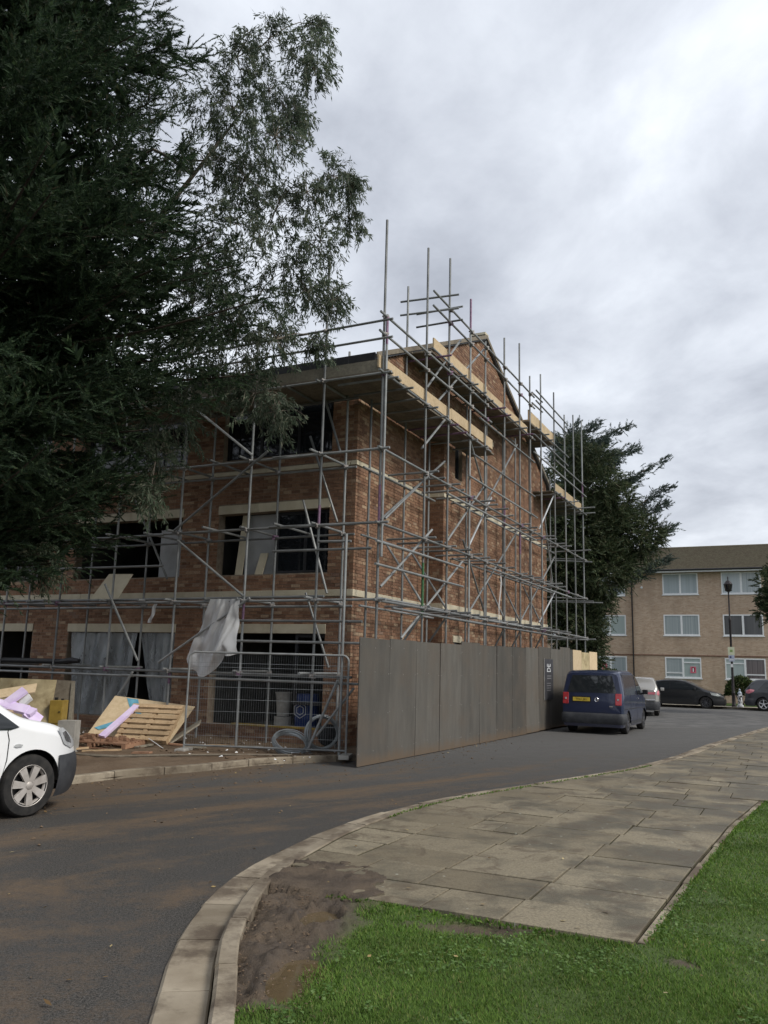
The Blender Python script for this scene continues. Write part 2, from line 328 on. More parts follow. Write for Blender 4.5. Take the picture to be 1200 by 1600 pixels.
def gridmesh(name,X,Y,Z,keep,mat):
    ny,nx=X.shape; idx=-np.ones(X.shape,int); q=keep[:-1,:-1]&keep[1:,:-1]&keep[:-1,1:]&keep[1:,1:]; used=np.zeros(X.shape,bool)
    for a in (0,1):
        for b in (0,1): used[a:ny-1+a,b:nx-1+b]|=q
    idx[used]=np.arange(used.sum()); I,J=np.nonzero(q)
    F=np.stack([idx[I,J],idx[I,J+1],idx[I+1,J+1],idx[I+1,J]],1); me=bpy.data.meshes.new(name)
    me.from_pydata(np.stack([X[used],Y[used],Z[used]],1).tolist(),[],F.tolist()); me.materials.append(mat); me.polygons.foreach_set('use_smooth',[True]*len(me.polygons))
    o=bpy.data.objects.new(name,me); COL.objects.link(o); WM[o.name]=Matrix(); return o,used
cen=stn[60:190:2]
X,Y=np.meshgrid(xs,ys); dS=left_of(X,Y,cen); rel=(Y-18)*ER.y+(X+.64)*ER.x; tt=(Y-18)*EL.y+(X+.64)*EL.x
Z=.045+.05*np.clip((dS-.1)/.5,0,1)+(fbm(X*1.6,Y*1.6,5)-.5)*.10*np.clip((dS-.1)/.4,0,1)+(fbm(X*7,Y*7,9,3)-.5)*.035
o,_=gridmesh('verge',X,Y,Z,(dS>.02)&(rel<.4)&(tt>-1.55),MT['earth']); tag(o,kind='structure')
def zsite(p):
    return .085
# ---------------------------------------------------------------- kerbs
n=NT('kerb_concrete'); g=n.noise(40,5,.7); c_=n.mix(n.ramp(n.noise(2.3,6),[(.35,0.),(.65,1.)]),(.19,.158,.115),(.29,.25,.19)); f=n.math('MULTIPLY_ADD',n.orand(),.35,.8); q=n.N('ShaderNodeCombineColor'); [n.L(f,q.inputs[i]) for i in range(3)]
c_=n.mix(1.0,c_,q.outputs[0],'MULTIPLY'); c_=n.mix(n.ramp(n.noise(1.4,6,.7),[(.47,0.),(.60,.85)]),c_,(.085,.065,.048)); n.bump(g,.4,.01); MT['kerb']=n.fin(c_,.9,0,.2)
def kerb_run(root,curve,off0,off1,z0,z1,length,name='kerb_stone',chamfer=.02,jit=.006,skip=None):
    """stones along a polyline; off0/off1 = sideways offsets (right positive)"""
    P=curve; L=[0]
    for a,b in zip(P,P[1:]): L.append(L[-1]+(b-a).length)
    def atl(d):
        x=np.interp(d,L,[p.x for p in P]); y=np.interp(d,L,[p.y for p in P]); x2=np.interp(d+.05,L,[p.x for p in P]); y2=np.interp(d+.05,L,[p.y for p in P]); x0=np.interp(d-.05,L,[p.x for p in P]); y0=np.interp(d-.05,L,[p.y for p in P])
        t=Vector((x2-x0,y2-y0,0)).normalized(); return Vector((x,y,0)),Vector((t.y,-t.x,0))
    d=.02; out=[]
    while d<L[-1]-length:
        l=length*random.uniform(.92,1.06); ds=[d+.006,d+l*.5,d+l-.008]; jz=random.uniform(-jit,jit); jo=random.uniform(-jit,jit); rows=[]
        for i,e in enumerate(ds):
            p,nn=atl(e); c=chamfer
            rows.append([p+nn*(off0+jo)+UP*z0,p+nn*(off0+jo)+UP*(z1-c+jz),p+nn*(off0+c+jo)+UP*(z1+jz),p+nn*(off1-c*.5+jo)+UP*(z1+jz),p+nn*(off1+jo)+UP*(z1-c*.5+jz),p+nn*(off1+jo)+UP*z0])
        m=MB(); m.grid(rows); m.add(rows[0],[tuple(range(6))]); m.add(rows[-1],[tuple(range(6))[::-1]])
        if not skip or not skip(d): out.append(m.build(name,MT['kerb'],root))
        d+=l
    return out
kr=struct('kerb',(0,0,0))
kerb_run(kr,nr,-.02,.265,-.05,.035,.86); kerb_run(kr,nr,.285,.41,-.05,.115,.9)
kr2=struct('kerb',(-3,14,0))
kerb_run(kr2,stl[40:],-.14,.0,-.05,.115,.92,skip=lambda d: False)
fk=struct('kerb',tuple(B(33.6,-10)))
farc=[B(33.5,10-.5*i) for i in range(80)]; kerb_run(fk,farc,-.14,0,-.05,.1,1.9)
# ---------------------------------------------------------------- lawn with a churned corner
PO=Vector((1.66,5.68,0)); QX=-EL
def sq(x,y):
    return (x-PO.x)*ER.x+(y-PO.y)*ER.y,(x-PO.x)*QX.x+(y-PO.y)*QX.y
ks=[]; 
for p in nr:
    s_,q_=sq(p.x,p.y)
    if p.y>5.5: ks.append((s_,q_))
KS=np.array(sorted(ks))
def qmin(s): return float(np.interp(s,KS[:,0],KS[:,1]))+.44
def qmax(s): return float(np.interp(s,[0,2.34,4.92,7.25],[0,.10,.245,.48])) if s<7.3 else 2.2+.16*s
n=NT('lawn_soil'); at_=n.N('ShaderNodeAttribute'); at_.attribute_name='mud'; g=n.noise(30,6,.7); wet=n.ramp(n.noise(3.5,5),[(.4,0.),(.62,1.)])
c_=n.mix(at_.outputs['Fac'],n.mix(g,(.045,.075,.02),(.085,.12,.034)),n.mix(wet,n.mix(g,(.06,.044,.030),(.135,.102,.072)),n.mix(g,(.04,.03,.022),(.085,.065,.048))))
n.bump(n.math('ADD',g,n.math('MULTIPLY',n.noise(90,3),.5)),.8,.02); MT['soil']=n.fin(c_,n.ramp(wet,[(0,.9),(1,.55)]),0,.3)
xs=np.concatenate([np.arange(-1.2,.5,.022),np.arange(.5,9,.05)]); ys=np.concatenate([np.arange(2.4,3.9,.06),np.arange(3.9,7.6,.024),np.arange(7.6,13.5,.06)]); X,Y=np.meshgrid(xs,ys); nrn=np.array([p.xy for p in nr])[30:150:1]
dN=-left_of(X,Y,nrn[::2]); S_,Q_=sq(X,Y)
def mudmask(X,Y,dN,S_,Q_):
    """1 in the churned corner between kerb and paving"""
    a=np.clip(1-(dN-.38-.62*np.clip((Y-4.3)/1.9,0,1))/.35,0,1)*(Y<8.3); a=a*np.clip((Y-4.3)/.5,.0,1)
    a=np.maximum(a,np.clip(1.2-np.hypot((X-.75)/.55,(Y-5.95)/.16),0,1)); a=np.maximum(a,np.clip(1.15-np.hypot((X-1.85)/.13,(Y-5.35)/.09),0,1)*.8)
    return np.clip(a*1.35+(fbm(X*5,Y*5,21)-.5)*.9*(a>.02),0,1)
mudm=mudmask(X,Y,dN,S_,Q_)
PUD=[(-.40,5.0,.15,.30,.25),(-.36,6.1,.12,.2,.1)]
Z=.095+(fbm(X*3,Y*3,31)-.5)*.03+mudm*((fbm(X*5,Y*5,41)-.5)*.13+(np.abs(fbm(X*13+Y*5,Y*13-X*4,51,4)-.5)-.12)*.13+(fbm(X*40,Y*40,57,2)-.5)*.022-.005)-.05*np.clip((.50-dN)/.12,0,1)
for (a,b,c,d,r_) in PUD:
    w=np.clip(1.5-np.hypot((X-a)/c,(Y-b)/d),0,1); Z=Z-.10*np.clip(w*1.6,0,1); Z=Z+.035*mudm*np.exp(-((np.hypot((X-a)/c,(Y-b)/d)-1.35)/.22)**2)
inp=(S_>-.02)&(Q_<np.interp(S_,[0,2.34,4.92,7.25],[0,.10,.245,.48])+.02)&(S_<60)|(S_>7.25)
Z=np.where(inp,.05,Z)
# mud squeezed over the paving's corner stays on the lawn sheet
spill=(S_>-.02)&(np.hypot((X+.42)/.42,(Y-6.95)/.62)<1.15+(fbm(X*6,Y*6,71)-.5)*.8); Z=np.where(spill,.118+(fbm(X*8,Y*8,61)-.5)*.05,Z); mudm=np.where(spill,1,mudm)
lawn,used=gridmesh('lawn',X,Y,Z,dN>.33,MT['soil']); tag(lawn,kind='structure')
aa=lawn.data.attributes.new('mud','FLOAT','POINT'); aa.data.foreach_set('value',mudm[used].astype(np.float32))
sheet('lawn',[(8.9,2.4),(60,-20),(60,10),tuple((PO+ER*7.2+QX*40).xy),tuple((PO+ER*7.2+QX*2).xy)],.06,MT['soil'])
sheet('lawn',[(-.62,2.45),(60,2.45),(60,-40),(3.2,-8),(1.6,-3.2),(.2,.4)],.06,MT['soil'])
n=NT('puddle_water'); MT['water']=n.fin(n.mix(n.noise(6,4),(.085,.06,.033),(.12,.09,.05)),.06,0,.5)
for (a,b,c,d,r_) in PUD[:2]:
    m=MB(); k=26; m.add([(a+c*1.3*math.cos(2*math.pi*i/k),b+d*1.3*math.sin(2*math.pi*i/k),.058) for i in range(k)],[tuple(range(k))]); tag(m.build('puddle',MT['water'],fixn=False),kind='structure')
# ---------------------------------------------------------------- paving slabs, each its own stone
n=NT('paving_slab'); r=n.orand(); qd=n.N('ShaderNodeVectorMath',operation='DOT_PRODUCT'); qd.inputs[1].default_value=tuple(QX); n.L(n.pos,qd.inputs[0]); qo=n.math('MULTIPLY_ADD',qd.outputs['Value'],.035,.095); big_=n.math('ADD',n.noise(1.3,6,.65),n.math('MINIMUM',qo,.09)); g=n.noise(45,6,.75)
c_=n.mix(n.ramp(r,[(0,0.),(1,1.)]),(.165,.138,.092),(.262,.226,.158)); c_=n.mix(n.ramp(big_,[(.47,0.),(.62,.88)]),c_,(.086,.077,.055)); c_=n.mix(n.ramp(g,[(.36,.6),(.58,0.)]),c_,(.07,.06,.044))
v1=n.voro(5.2); c_=n.mix(n.ramp(n.math('ADD',v1,n.math('MULTIPLY',n.noise(30,4),.12)),[(.09,.8),(.15,0.)]),c_,(.36,.36,.30)); c_=n.mix(n.ramp(n.noise(2.6,6,.7,dist=1),[(.51,0.),(.64,.75)]),c_,(.085,.065,.044))
n.bump(n.math('ADD',g,n.math('MULTIPLY',n.noise(8,4),.8)),.45,.012); MT['slab']=n.fin(c_,n.ramp(big_,[(.4,.85),(.62,.6)]),0,.3)
n=NT('joint_dirt'); MT['joint']=n.fin(n.mix(n.noise(5,5),(.035,.030,.022),(.05,.05,.024)),.95,0,.1)
ps=[]; ss=np.linspace(0,40,60)
pl=[(PO+ER*s+QX*(qmin(s)-.05)) for s in np.linspace(.75,24.8,60)]+[(PO+ER*s+QX*qmax(s)) for s in np.linspace(24.8,0,60)]
PAV=sheet('pavement',[p.xy for p in pl],.098,MT['joint']); WM[PAV.name]=Matrix()
s0=.0; row=0; slabs=0
while s0<24:
    dep=.6
    qa=max(qmin(s0+.02),qmin(s0+dep)) if s0<1 else qmin(s0+dep/2); qb=qmax(s0+dep*.5)
    lo0,lo1=qmin(max(s0,.7)),qmin(max(s0+dep,.7)); hi0,hi1=qmax(s0+.01),qmax(s0+dep-.01)
    if s0<.5:
        lo0=-2.12; lo1=-2.45
    cuts=[]; q=qb-(random.choice((.9,.45,.68)) if row%2 else .9)
    while q>max(lo0,lo1)+.28: cuts.append(q); q-=random.choice((.9,.9,.9,.6))
    edges=[(hi0,hi1)]+[(c,c) for c in cuts]+[(lo0,lo1)]
    for (b0,b1),(a0,a1) in zip(edges,edges[1:]):
        if row>26 and a0>4.2+.05*row: continue
        g_=.005+random.random()*.005; z=.108+random.uniform(-.004,.004); tx=random.uniform(-.012,.012); ty=random.uniform(-.010,.010)
        cs=[(s0+g_,a0+g_),(s0+g_,b0-g_),(s0+dep-g_,b1-g_),(s0+dep-g_,a1+g_)]
        pieces=[cs]
        if s0>1.2 and s0<6 and random.random()<.13:      # cracked slab
            k=random.uniform(.35,.65); k2=random.uniform(.3,.7); pieces=[[cs[0],(cs[0][0],cs[0][1]+(cs[1][1]-cs[0][1])*k-.006),(cs[3][0],cs[3][1]+(cs[2][1]-cs[3][1])*k2-.006),cs[3]],[(cs[0][0],cs[0][1]+(cs[1][1]-cs[0][1])*k+.006),cs[1],cs[2],(cs[3][0],cs[3][1]+(cs[2][1]-cs[3][1])*k2+.006)]]
        for pc in pieces:
            top=[]; 
            for (s_,q_) in pc: top.append(PO+ER*s_+QX*q_+UP*(z+(s_-s0-dep/2)*tx+(q_-(a0+b0)/2)*ty))
            ins=[]; cen_=sum(top,Vector())/4
            for p in top: ins.append(p+(cen_-p).normalized()*.007+UP*.003)
            m=MB(); bot=[Vector((p.x,p.y,.05)) for p in top]; m.add(bot+top+ins,[(0,1,5,4),(1,2,6,5),(2,3,7,6),(3,0,4,7),(4,5,9,8),(5,6,10,9),(6,7,11,10),(7,4,8,11),(8,9,10,11)])
            m.build('paving_slab',MT['slab'],PAV); slabs+=1
    s0+=dep; row+=1
# thin edging strip along the lawn
ed=struct('kerb',tuple(PO))
kerb_run(ed,[PO+ER*s+QX*(qmax(s)) for s in np.linspace(0,7.25,60)],.012,.07,.02,.112,.9,name='edging_stone',chamfer=.01)
kerb_run(ed,[PO+QX*q for q in np.linspace(0,-2.2,40)],.012,.05,.02,.1,.9,name='edging_stone',chamfer=.01)
# ================================================================== brick building under construction
n=NT('red_brick'); r=n.math('FRACT',n.math('ADD',n.island(),n.math('MULTIPLY',n.orand(),7.31))); r2=n.math('FRACT',n.math('MULTIPLY',r,13.7))
c_=n.ramp(r,[(0,(.160,.090,.058)),(.18,(.220,.122,.076)),(.42,(.275,.156,.096)),(.62,(.312,.184,.114)),(.80,(.275,.162,.104)),(.88,(.38,.258,.165)),(.96,(.45,.335,.225)),(1,(.18,.11,.09))])
g=n.noise(28,6,.75); c_=n.mix(n.ramp(g,[(.36,.5),(.6,0.)]),c_,(.105,.052,.036)); c_=n.mix(n.ramp(n.noise(9,4),[(.56,0.),(.72,.42)]),c_,(.40,.27,.18)); c_=n.mix(n.ramp(n.noise(.5,5),[(.42,0.),(.62,.28)]),c_,(.08,.055,.045))
n.bump(g,.5,.006); MT['brick']=n.fin(c_,.88,0,.2)
MT['mortar']=simple('mortar',(.20,.155,.115),(.28,.23,.175),8,.95,.3,80)
ROOF0,PITCHR=8.62,.44; SW=14.1; APX=SW/2
def roofz(s): return ROOF0+PITCHR*(APX-abs(s-APX))
bld=thing('brick_building','half-built three-storey red brick block with cream stone bands, wrapped in scaffolding','building',tuple(C))
def wall_bricks(x0,x1,z0,ztop,openings,pt,nrm,dep=.1025,xcut=None):
    """list of brick boxes: (x0,x1,z0,z1) in wall coords"""
    out=[]; i=0; z=z0
    while z<ztop-.03:
        a0,a1=x0,x1
        if xcut: a0,a1=xcut(z+.05)
        x=a0-(.1125 if i%2 else 0)
        blocks=[(o[0],o[1]) for o in openings if o[2]<z+.035<o[3]]
        while x<a1:
            segs=[(max(x,a0),min(x+.215,a1))]
            for (b0,b1) in blocks:
                ns=[]
                for (p,q) in segs:
                    if q<=b0 or p>=b1: ns.append((p,q)); continue
                    if p<b0: ns.append((p,b0-.004))
                    if q>b1: ns.append((b1+.004,q))
                segs=ns
            for (p,q) in segs:
                if q-p>.035: out.append((p,q,z+.005,z+.070))
            x+=.225
        z+=.075; i+=1
    return out
def emit(mb,bricks,pt,dep):
    for (a,b,z0,z1) in bricks:
        j=random.uniform(-.0035,.0035)
        p=[pt(a,j,z0),pt(b,j,z0),pt(b,j,z1),pt(a,j,z1),pt(a,-dep,z0),pt(b,-dep,z0),pt(b,-dep,z1),pt(a,-dep,z1)]
        mb.add(p,[(0,1,2,3),(1,5,6,2),(4,0,3,7),(3,2,6,7),(0,4,5,1)])
def backing(mb,x0,x1,z0,z1,openings,pt,front=-.010,th=.24):
    xs=sorted({x0,x1,*[v for o in openings for v in o[:2] if x0<v<x1]}); zs=sorted({z0,z1,*[v for o in openings for v in o[2:4] if z0<v<z1]})
    for a,b in zip(xs,xs[1:]):
        run=None
        for c,d in zip(zs,zs[1:]):
            mx_,mz=(a+b)/2,(c+d)/2
            if any(o[0]<mx_<o[1] and o[2]<mz<o[3] for o in openings):
                if run: mb.hexa(hx(a,b,run[0],run[1],pt,front,th)); run=None
                continue
            run=(run[0],d) if run else (c,d)
        if run: mb.hexa(hx(a,b,run[0],run[1],pt,front,th))
def hx(a,b,c,d,pt,front,th): return [pt(a,front,c),pt(b,front,c),pt(b,front-th,c),pt(a,front-th,c),pt(a,front,d),pt(b,front,d),pt(b,front-th,d),pt(a,front-th,d)]
LPT=lambda x,o,z: LP(x,o,z); RPT=lambda x,o,z: RP(x,o,z); BPT=lambda x,o,z: RP(x,.5+o,z); RTN=lambda x,o,z: B(3.95-o,-x,z)
BANDS=[(3.27,3.42),(6.20,6.30)]
winL=[]
for (a,b) in ((.65,3.70),(4.80,8.30),(9.6,13.0),(14.2,17.4)):
    winL+=[(a,b,.40,2.45),(a,b,3.80,5.26),(a,b,6.58,8.16)]
linL=[(a-.02,b+.02,t_,t_+.21) for (a,b,z,t_) in winL if t_<8]
LW=18.0
opL=winL+linL+[(0,LW,*b) for b in BANDS]
winB=[(4.74,5.28,6.88,8.0),(4.82,5.3,.9,2.45)]; linB=[(4.70,5.34,2.45,2.62),(4.66,5.36,8.0,8.16),(7.30,7.95,8.55,8.70)]
opB=winB+linB+[(3.95,SW,*b) for b in BANDS]; opR=[(0,3.95,*b) for b in BANDS]; opT=[(0,.5,*b) for b in BANDS]
wL=wall_bricks(.1135,LW,.10,8.56,opL,LPT,None)
wR=wall_bricks(0,3.944,.10,8.56,opR,RPT,None); gcut=lambda lo,hi:(lambda z:(max(lo,APX-(roofz(APX)-z)/PITCHR),min(hi,APX+(roofz(APX)-z)/PITCHR)) if z>ROOF0 else (lo,hi))
wRg=[]
wB=wall_bricks(3.95,SW,.10,8.56,opB,BPT,None); wBg=wall_bricks(.0,SW,8.575,11.6,[(7.30,7.95,8.55,8.70)],BPT,None,xcut=gcut(.0,SW))
wT=wall_bricks(0,.39,.10,10.1,opT,RTN,None)
# mortar core
m=MB(); backing(m,.013,LW,0,8.5,winL,LPT,-.010); front=m.build('wall',MT['mortar'],bld)
front['label']='wide front wall with large window openings and cream lintels'
m=MB(); backing(m,.255,3.95,0,8.5,[],RPT,-.010)
m.prism([(.02,8.5),(3.95,8.5),(3.95,roofz(3.95)-.05),(.02,roofz(.02)-.05)],RP(0,-.010,0),ER,UP,EL,.2)
backing(m,4.2,SW,0,8.5,winB,BPT,-.010); m.prism([(.02,8.5),(SW-.02,8.5),(SW-.02,roofz(SW)-.05),(APX,roofz(APX)-.05),(.02,roofz(.02)-.05)],BPT(0,-.010,0),ER,UP,EL,.2)
m.hexa([B(3.96,-.49,0),B(4.2,-.49,0),B(4.2,.1,0),B(3.96,.1,0),B(3.96,-.49,10.2),B(4.2,-.49,10.2),B(4.2,.1,10.2),B(3.96,.1,10.2)])
side=m.build('wall',MT['mortar'],bld); side['label']='gable wall of red brick with a projecting bay'
# the bricks that show largest stay single objects; the rest are one mesh per wall
def pick(lst,key,k): 
    o=sorted(lst,key=key); return o[:k],o[k:]
one_L,rest_L=pick(wL,lambda b: (b[0]**2*1.0+(b[2]-4.0)**2)+ (50 if (b[1]-b[0])<.1 else 0),150)
one_R,rest_R=pick(wR,lambda b: (b[0]**2*1.0+(b[2]-4.0)**2),150)
brick_meshes={}
def one_brick(b,pt,parent,ax,nrm):
    l=round(b[1]-b[0],2); key=l
    if key not in brick_meshes:
        mb=MB(); mb.hexa([(0,0,0),(l,0,0),(l,.1025,0),(0,.1025,0),(0,0,.065),(l,0,.065),(l,.1025,.065),(0,.1025,.065)]); me=bpy.data.meshes.new('brick'); me.from_pydata([tuple(v) for v in mb.v],[],mb.f); me.materials.append(MT['brick'])
        bm=bmesh.new(); bm.from_mesh(me); bmesh.ops.recalc_face_normals(bm,faces=bm.faces); bm.to_mesh(me); bm.free(); brick_meshes[key]=me
    o=pt(b[0],random.uniform(-.003,.004),b[2]); M=Matrix(((ax.x,-nrm.x,0,o.x),(ax.y,-nrm.y,0,o.y),(0,0,1,o.z),(0,0,0,1)))
    return inst(brick_meshes[key],parent,M)
for b in one_L: one_brick(b,LPT,front,EL,-ER)
for b in one_R: one_brick(b,RPT,side,ER,-EL)
m=MB(); emit(m,rest_L,LPT,.1025); tag(m.build('bricks',MT['brick'],front,fixn=False),kind='stuff')
m=MB(); emit(m,rest_R+wRg,RPT,.1025); emit(m,wB+wBg,BPT,.1025); emit(m,wT,RTN,.08); tag(m.build('bricks',MT['brick'],side,fixn=False),kind='stuff')
# cream bands, lintels and sills: single stones
def stone_run(x0,x1,z0,z1,pt,parent,name,ln=1.15,proud=.018,dep=.14):
    x=x0
    while x<x1-.02:
        e=min(x+ln*random.uniform(.85,1.1),x1)
        if x1-e<.3: e=x1
        m=MB(); m.hexa([pt(x+.003,proud,z0),pt(e-.003,proud,z0),pt(e-.003,-dep,z0),pt(x+.003,-dep,z0),pt(x+.003,proud,z1),pt(e-.003,proud,z1),pt(e-.003,-dep,z1),pt(x+.003,-dep,z1)])
        m.build(name,MT['cream'],parent,bevel=.004); x=e
for (z0,z1) in BANDS:
    stone_run(.16,LW,z0+.003,z1-.003,LPT,front,'band_stone'); stone_run(-.018,3.93,z0+.003,z1-.003,RPT,side,'band_stone'); stone_run(3.932,SW,z0+.003,z1-.003,BPT,side,'band_stone'); stone_run(.02,.36,z0+.003,z1-.003,RTN,side,'band_stone')
for (a,b,c,d) in linL:
    if a<14: stone_run(a,b,c+.003,d-.003,LPT,front,'lintel',1.8)
for (a,b,c,d) in linB: stone_run(a,b,c+.003,d-.003,BPT,side,'lintel',1.8)
# inside: floors, ceilings, back walls so that the openings look into dim rooms
m=MB()
for z in (.05,2.95,5.9): m.bb(.27,7.0,.26,LW,z,z+.22)
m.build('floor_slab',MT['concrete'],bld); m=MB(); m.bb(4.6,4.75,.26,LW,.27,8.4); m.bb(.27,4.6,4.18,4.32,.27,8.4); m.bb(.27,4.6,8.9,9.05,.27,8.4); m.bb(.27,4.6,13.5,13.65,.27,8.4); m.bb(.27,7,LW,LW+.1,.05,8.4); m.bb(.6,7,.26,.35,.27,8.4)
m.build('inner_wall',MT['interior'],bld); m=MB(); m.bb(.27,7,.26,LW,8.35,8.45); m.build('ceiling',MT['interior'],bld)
# windows already fitted, loose boards standing in the openings
def window(a,b,z0,z1,pt,parent,mull,fr=.07,set_=-.16,glass=True):
    fm=MB()
    for (p,q,c,d) in [(a,a+fr,z0,z1),(b-fr,b,z0,z1),(a+fr,b-fr,z0,z0+fr),(a+fr,b-fr,z1-fr,z1)]+[(x-fr/2,x+fr/2,z0+fr,z1-fr) for x in mull]: fm.hexa(hx(p,q,c,d,pt,set_,.07))
    w=fm.build('window',MT['darkframe'],parent)
    xs=[a+fr]+[v for x in mull for v in (x-fr/2,x+fr/2)]+[b-fr]
    if glass:
        for p,q in zip(xs[::2],xs[1::2]):
            g_=MB(); g_.hexa(hx(p,q,z0+fr,z1-fr,pt,set_-.025,.02)); g_.build('pane',MT['darkglass'],w)
window(.66,2.15,3.81,5.25,LPT,bld,[1.35]); window(.66,3.69,6.59,8.15,LPT,bld,[1.65,2.7]); window(4.81,8.29,6.59,8.15,LPT,bld,[6,7.1]); window(9.61,12.99,3.81,5.25,LPT,bld,[10.7,11.8]); window(9.61,12.99,6.59,8.15,LPT,bld,[10.7,11.8])
window(4.75,5.27,6.89,7.99,BPT,bld,[],fr=.06,set_=-.1)
window(.66,1.5,.9,2.44,LPT,bld,[],glass=False)
m=MB(); m.hexa(hx(4.83,5.29,.9,2.44,BPT,-.1,.05)); m.build('blocked_window',MT['plasterboard'],bld)
for (a,b,z0,z1,o_) in ((4.83,5.62,3.81,5.0,-.2),(2.18,3.1,3.81,5.25,-.3)):
    m=MB(); m.hexa(hx(a,b,z0,z1,LPT,o_,.02)); tag(m.build('plasterboard_sheet',MT['plasterboard']),'grey plasterboard sheet standing in the upper opening '+('with cream planks' if a<3 else 'above the two hung polythene curtains'),'board')
for (a,b,z0,z1,lab) in ((3.02,3.22,3.81,5.25,'tall cream plank standing upright in the middle-floor window opening'),(2.45,2.66,3.81,4.32,'short cream plank leaning in the middle-floor window opening')):
    m=MB(); m.hexa([LP(a,-.1,z0),LP(b,-.1,z0),LP(b,-.13,z0),LP(a,-.13,z0),LP(a-.06,-.22,z1),LP(b-.06,-.22,z1),LP(b-.06,-.25,z1),LP(a-.06,-.25,z1)]); tag(m.build('plank',MT['cream']),lab,'plank')
# roof: dark membrane on two slopes, pale verge, fascia
m=MB(); OH=.58
for sg in (0,1):
    f_=(lambda s: s) if not sg else (lambda s: SW-s)
    m.hexa([B(f_(-.3),-OH+.0,ROOF0-.13),B(f_(APX),-OH+.0,roofz(APX)),B(f_(APX),LW,roofz(APX)),B(f_(-.3),LW,ROOF0-.13),B(f_(-.3),-OH,ROOF0-.01),B(f_(APX),-OH,roofz(APX)+.12),B(f_(APX),LW,roofz(APX)+.12),B(f_(-.3),LW,ROOF0-.01)])
MT['membrane']=simple('grey_roof_membrane',(.06,.062,.07),(.10,.105,.115),3,.7,.1); roof=m.build('roof',MT['membrane'],bld)
m=MB()
for sg in (0,1):
    f_=(lambda s: s) if not sg else (lambda s: SW-s)
    a,b=f_(-.32),f_(APX-.0); m.hexa([B(a,-OH-.03,ROOF0-.09),B(b,-OH-.03,roofz(APX)+.04),B(b,-OH-.004,roofz(APX)+.04),B(a,-OH-.004,ROOF0-.09),B(a,-OH-.03,ROOF0+.03),B(b,-OH-.03,roofz(APX)+.16),B(b,-OH-.004,roofz(APX)+.16),B(a,-OH-.004,ROOF0+.03)])
m.build('verge_board',MT['board'],roof)
m=MB(); m.bb(-.345,-.304,-OH+.02,LW,ROOF0-.16,ROOF0+.02); m.build('fascia',MT['darkframe'],roof)
m=MB(); m.bb(APX-.16,APX+.16,-OH-.02,-OH+.5,roofz(APX)+.125,roofz(APX)+.2); m.build('ridge_cap',MT['cream'],roof)
# ================================================================== scaffolding
scf=thing('scaffolding','galvanised tube scaffolding with timber platforms wrapped round the brick building','scaffolding',tuple(LP(0,1.45,.08)))
R0=.0265
def stube(p0,p1,name,mat='galv',parent=None,n=8):
    m=MB(); m.tube(p0,p1,R0,n); return m.build(name,MT[mat],parent or scf,smooth=True)
cm=MB(); cm.box((0,0,0),(.085,.085,.075)); cm.box((.045,0,.0),(.05,.05,.1)); cm.box((0,.05,.03),(.11,.03,.03)); cm.tube((-.02,-.075,0),(-.02,.06,0),.013,6)
coupler_me=cm.build('coupler',MT['coupler'],scf,local=True); ncp=[0]
cmp_=MB(); cmp_.add(cm.v,cm.f); coupler_p=cmp_.build('coupler',MT['purple'],scf,local=True)
for o_ in (coupler_me,coupler_p): o_.matrix_basis=WM[scf.name].inverted()@Matrix.Translation(LP(.05,1.5,1.56))
coupler_p.matrix_basis=WM[scf.name].inverted()@Matrix.Translation(LP(1.8,1.5,1.56))
def coupler(p):
    src=coupler_p if random.random()<.12 else coupler_me; M=Matrix.Translation(p)@Matrix.Rotation(random.choice((0,1.57,3.14))+A_,4,'Z'); inst(src,scf,M); ncp[0]+=1
OL,IL,ORr,IR=1.45,.32,1.30,.28
LIFT=[1.56,3.05,4.57,6.07]
# standards (upright tubes)
PL=[(.05,10.55),(1.80,9.1),(3.65,9.15),(5.48,9.2),(7.14,8.9),(8.95,9.0),(10.7,9.0),(12.5,9.)]
for t,top in PL:
    stube(LP(t,OL,.06),LP(t,OL,top),'standard')
    if t<11:
        m=MB(); m.box(LP(t,OL,.085),(.15,.15,.012),ER,EL,UP); m.build('base_plate',MT['coupler'],scf)
for t,top in [(.10,8.75),(1.83,7.75),(3.72,7.75),(5.57,7.75),(7.36,7.75),(9.48,7.75),(11.3,7.75)]: stube(LP(t,IL,.06),LP(t,IL,top),'standard')
stube(LP(-.70,1.62,.05),LP(-.70,1.62,4.35),'standard')
PR=[(-1.40,11.1),(.82,11.55),(2.21,11.95),(3.72,11.5),(4.91,10.75),(6.60,11.5),(8.12,11.9),(9.26,11.2),(10.56,11.7),(12.29,11.6),(13.80,11.2),(15.2,11.6),(16.64,11.8)]
for k,(s,top) in enumerate(PR):
    stube(RP(s,ORr,.03),RP(s,ORr,top),'standard','green' if False else 'galv')
stube(RP(-1.40,ORr+.07,3.9),RP(-1.40,ORr+.07,8.95),'standard')
m=MB(); m.tube(RP(.82,ORr,2.9),RP(.82,ORr,4.05),R0+.002,8); m.build('painted_tube_end',MT['green'],scf)
for (p,z0,z1) in ((RP(-1.4,ORr,0),4.55,5.35),(LP(.05,OL,0),4.6,5.0),(LP(1.8,OL,0),2.65,3.0),(RP(8.12,ORr,0),5.2,5.9),(RP(6.6,ORr,0),5.8,6.4),(RP(16.64,ORr,0),8.6,9.2),(RP(3.72,ORr,0),10.6,11.5),(RP(-1.4,ORr+.07,0),8.3,8.9),(LP(3.65,OL,0),1.3,1.6)):
    m=MB(); m.tube(p+UP*z0,p+UP*z1,R0+.002,8); m.build('painted_tube_end',MT['purple'],scf)
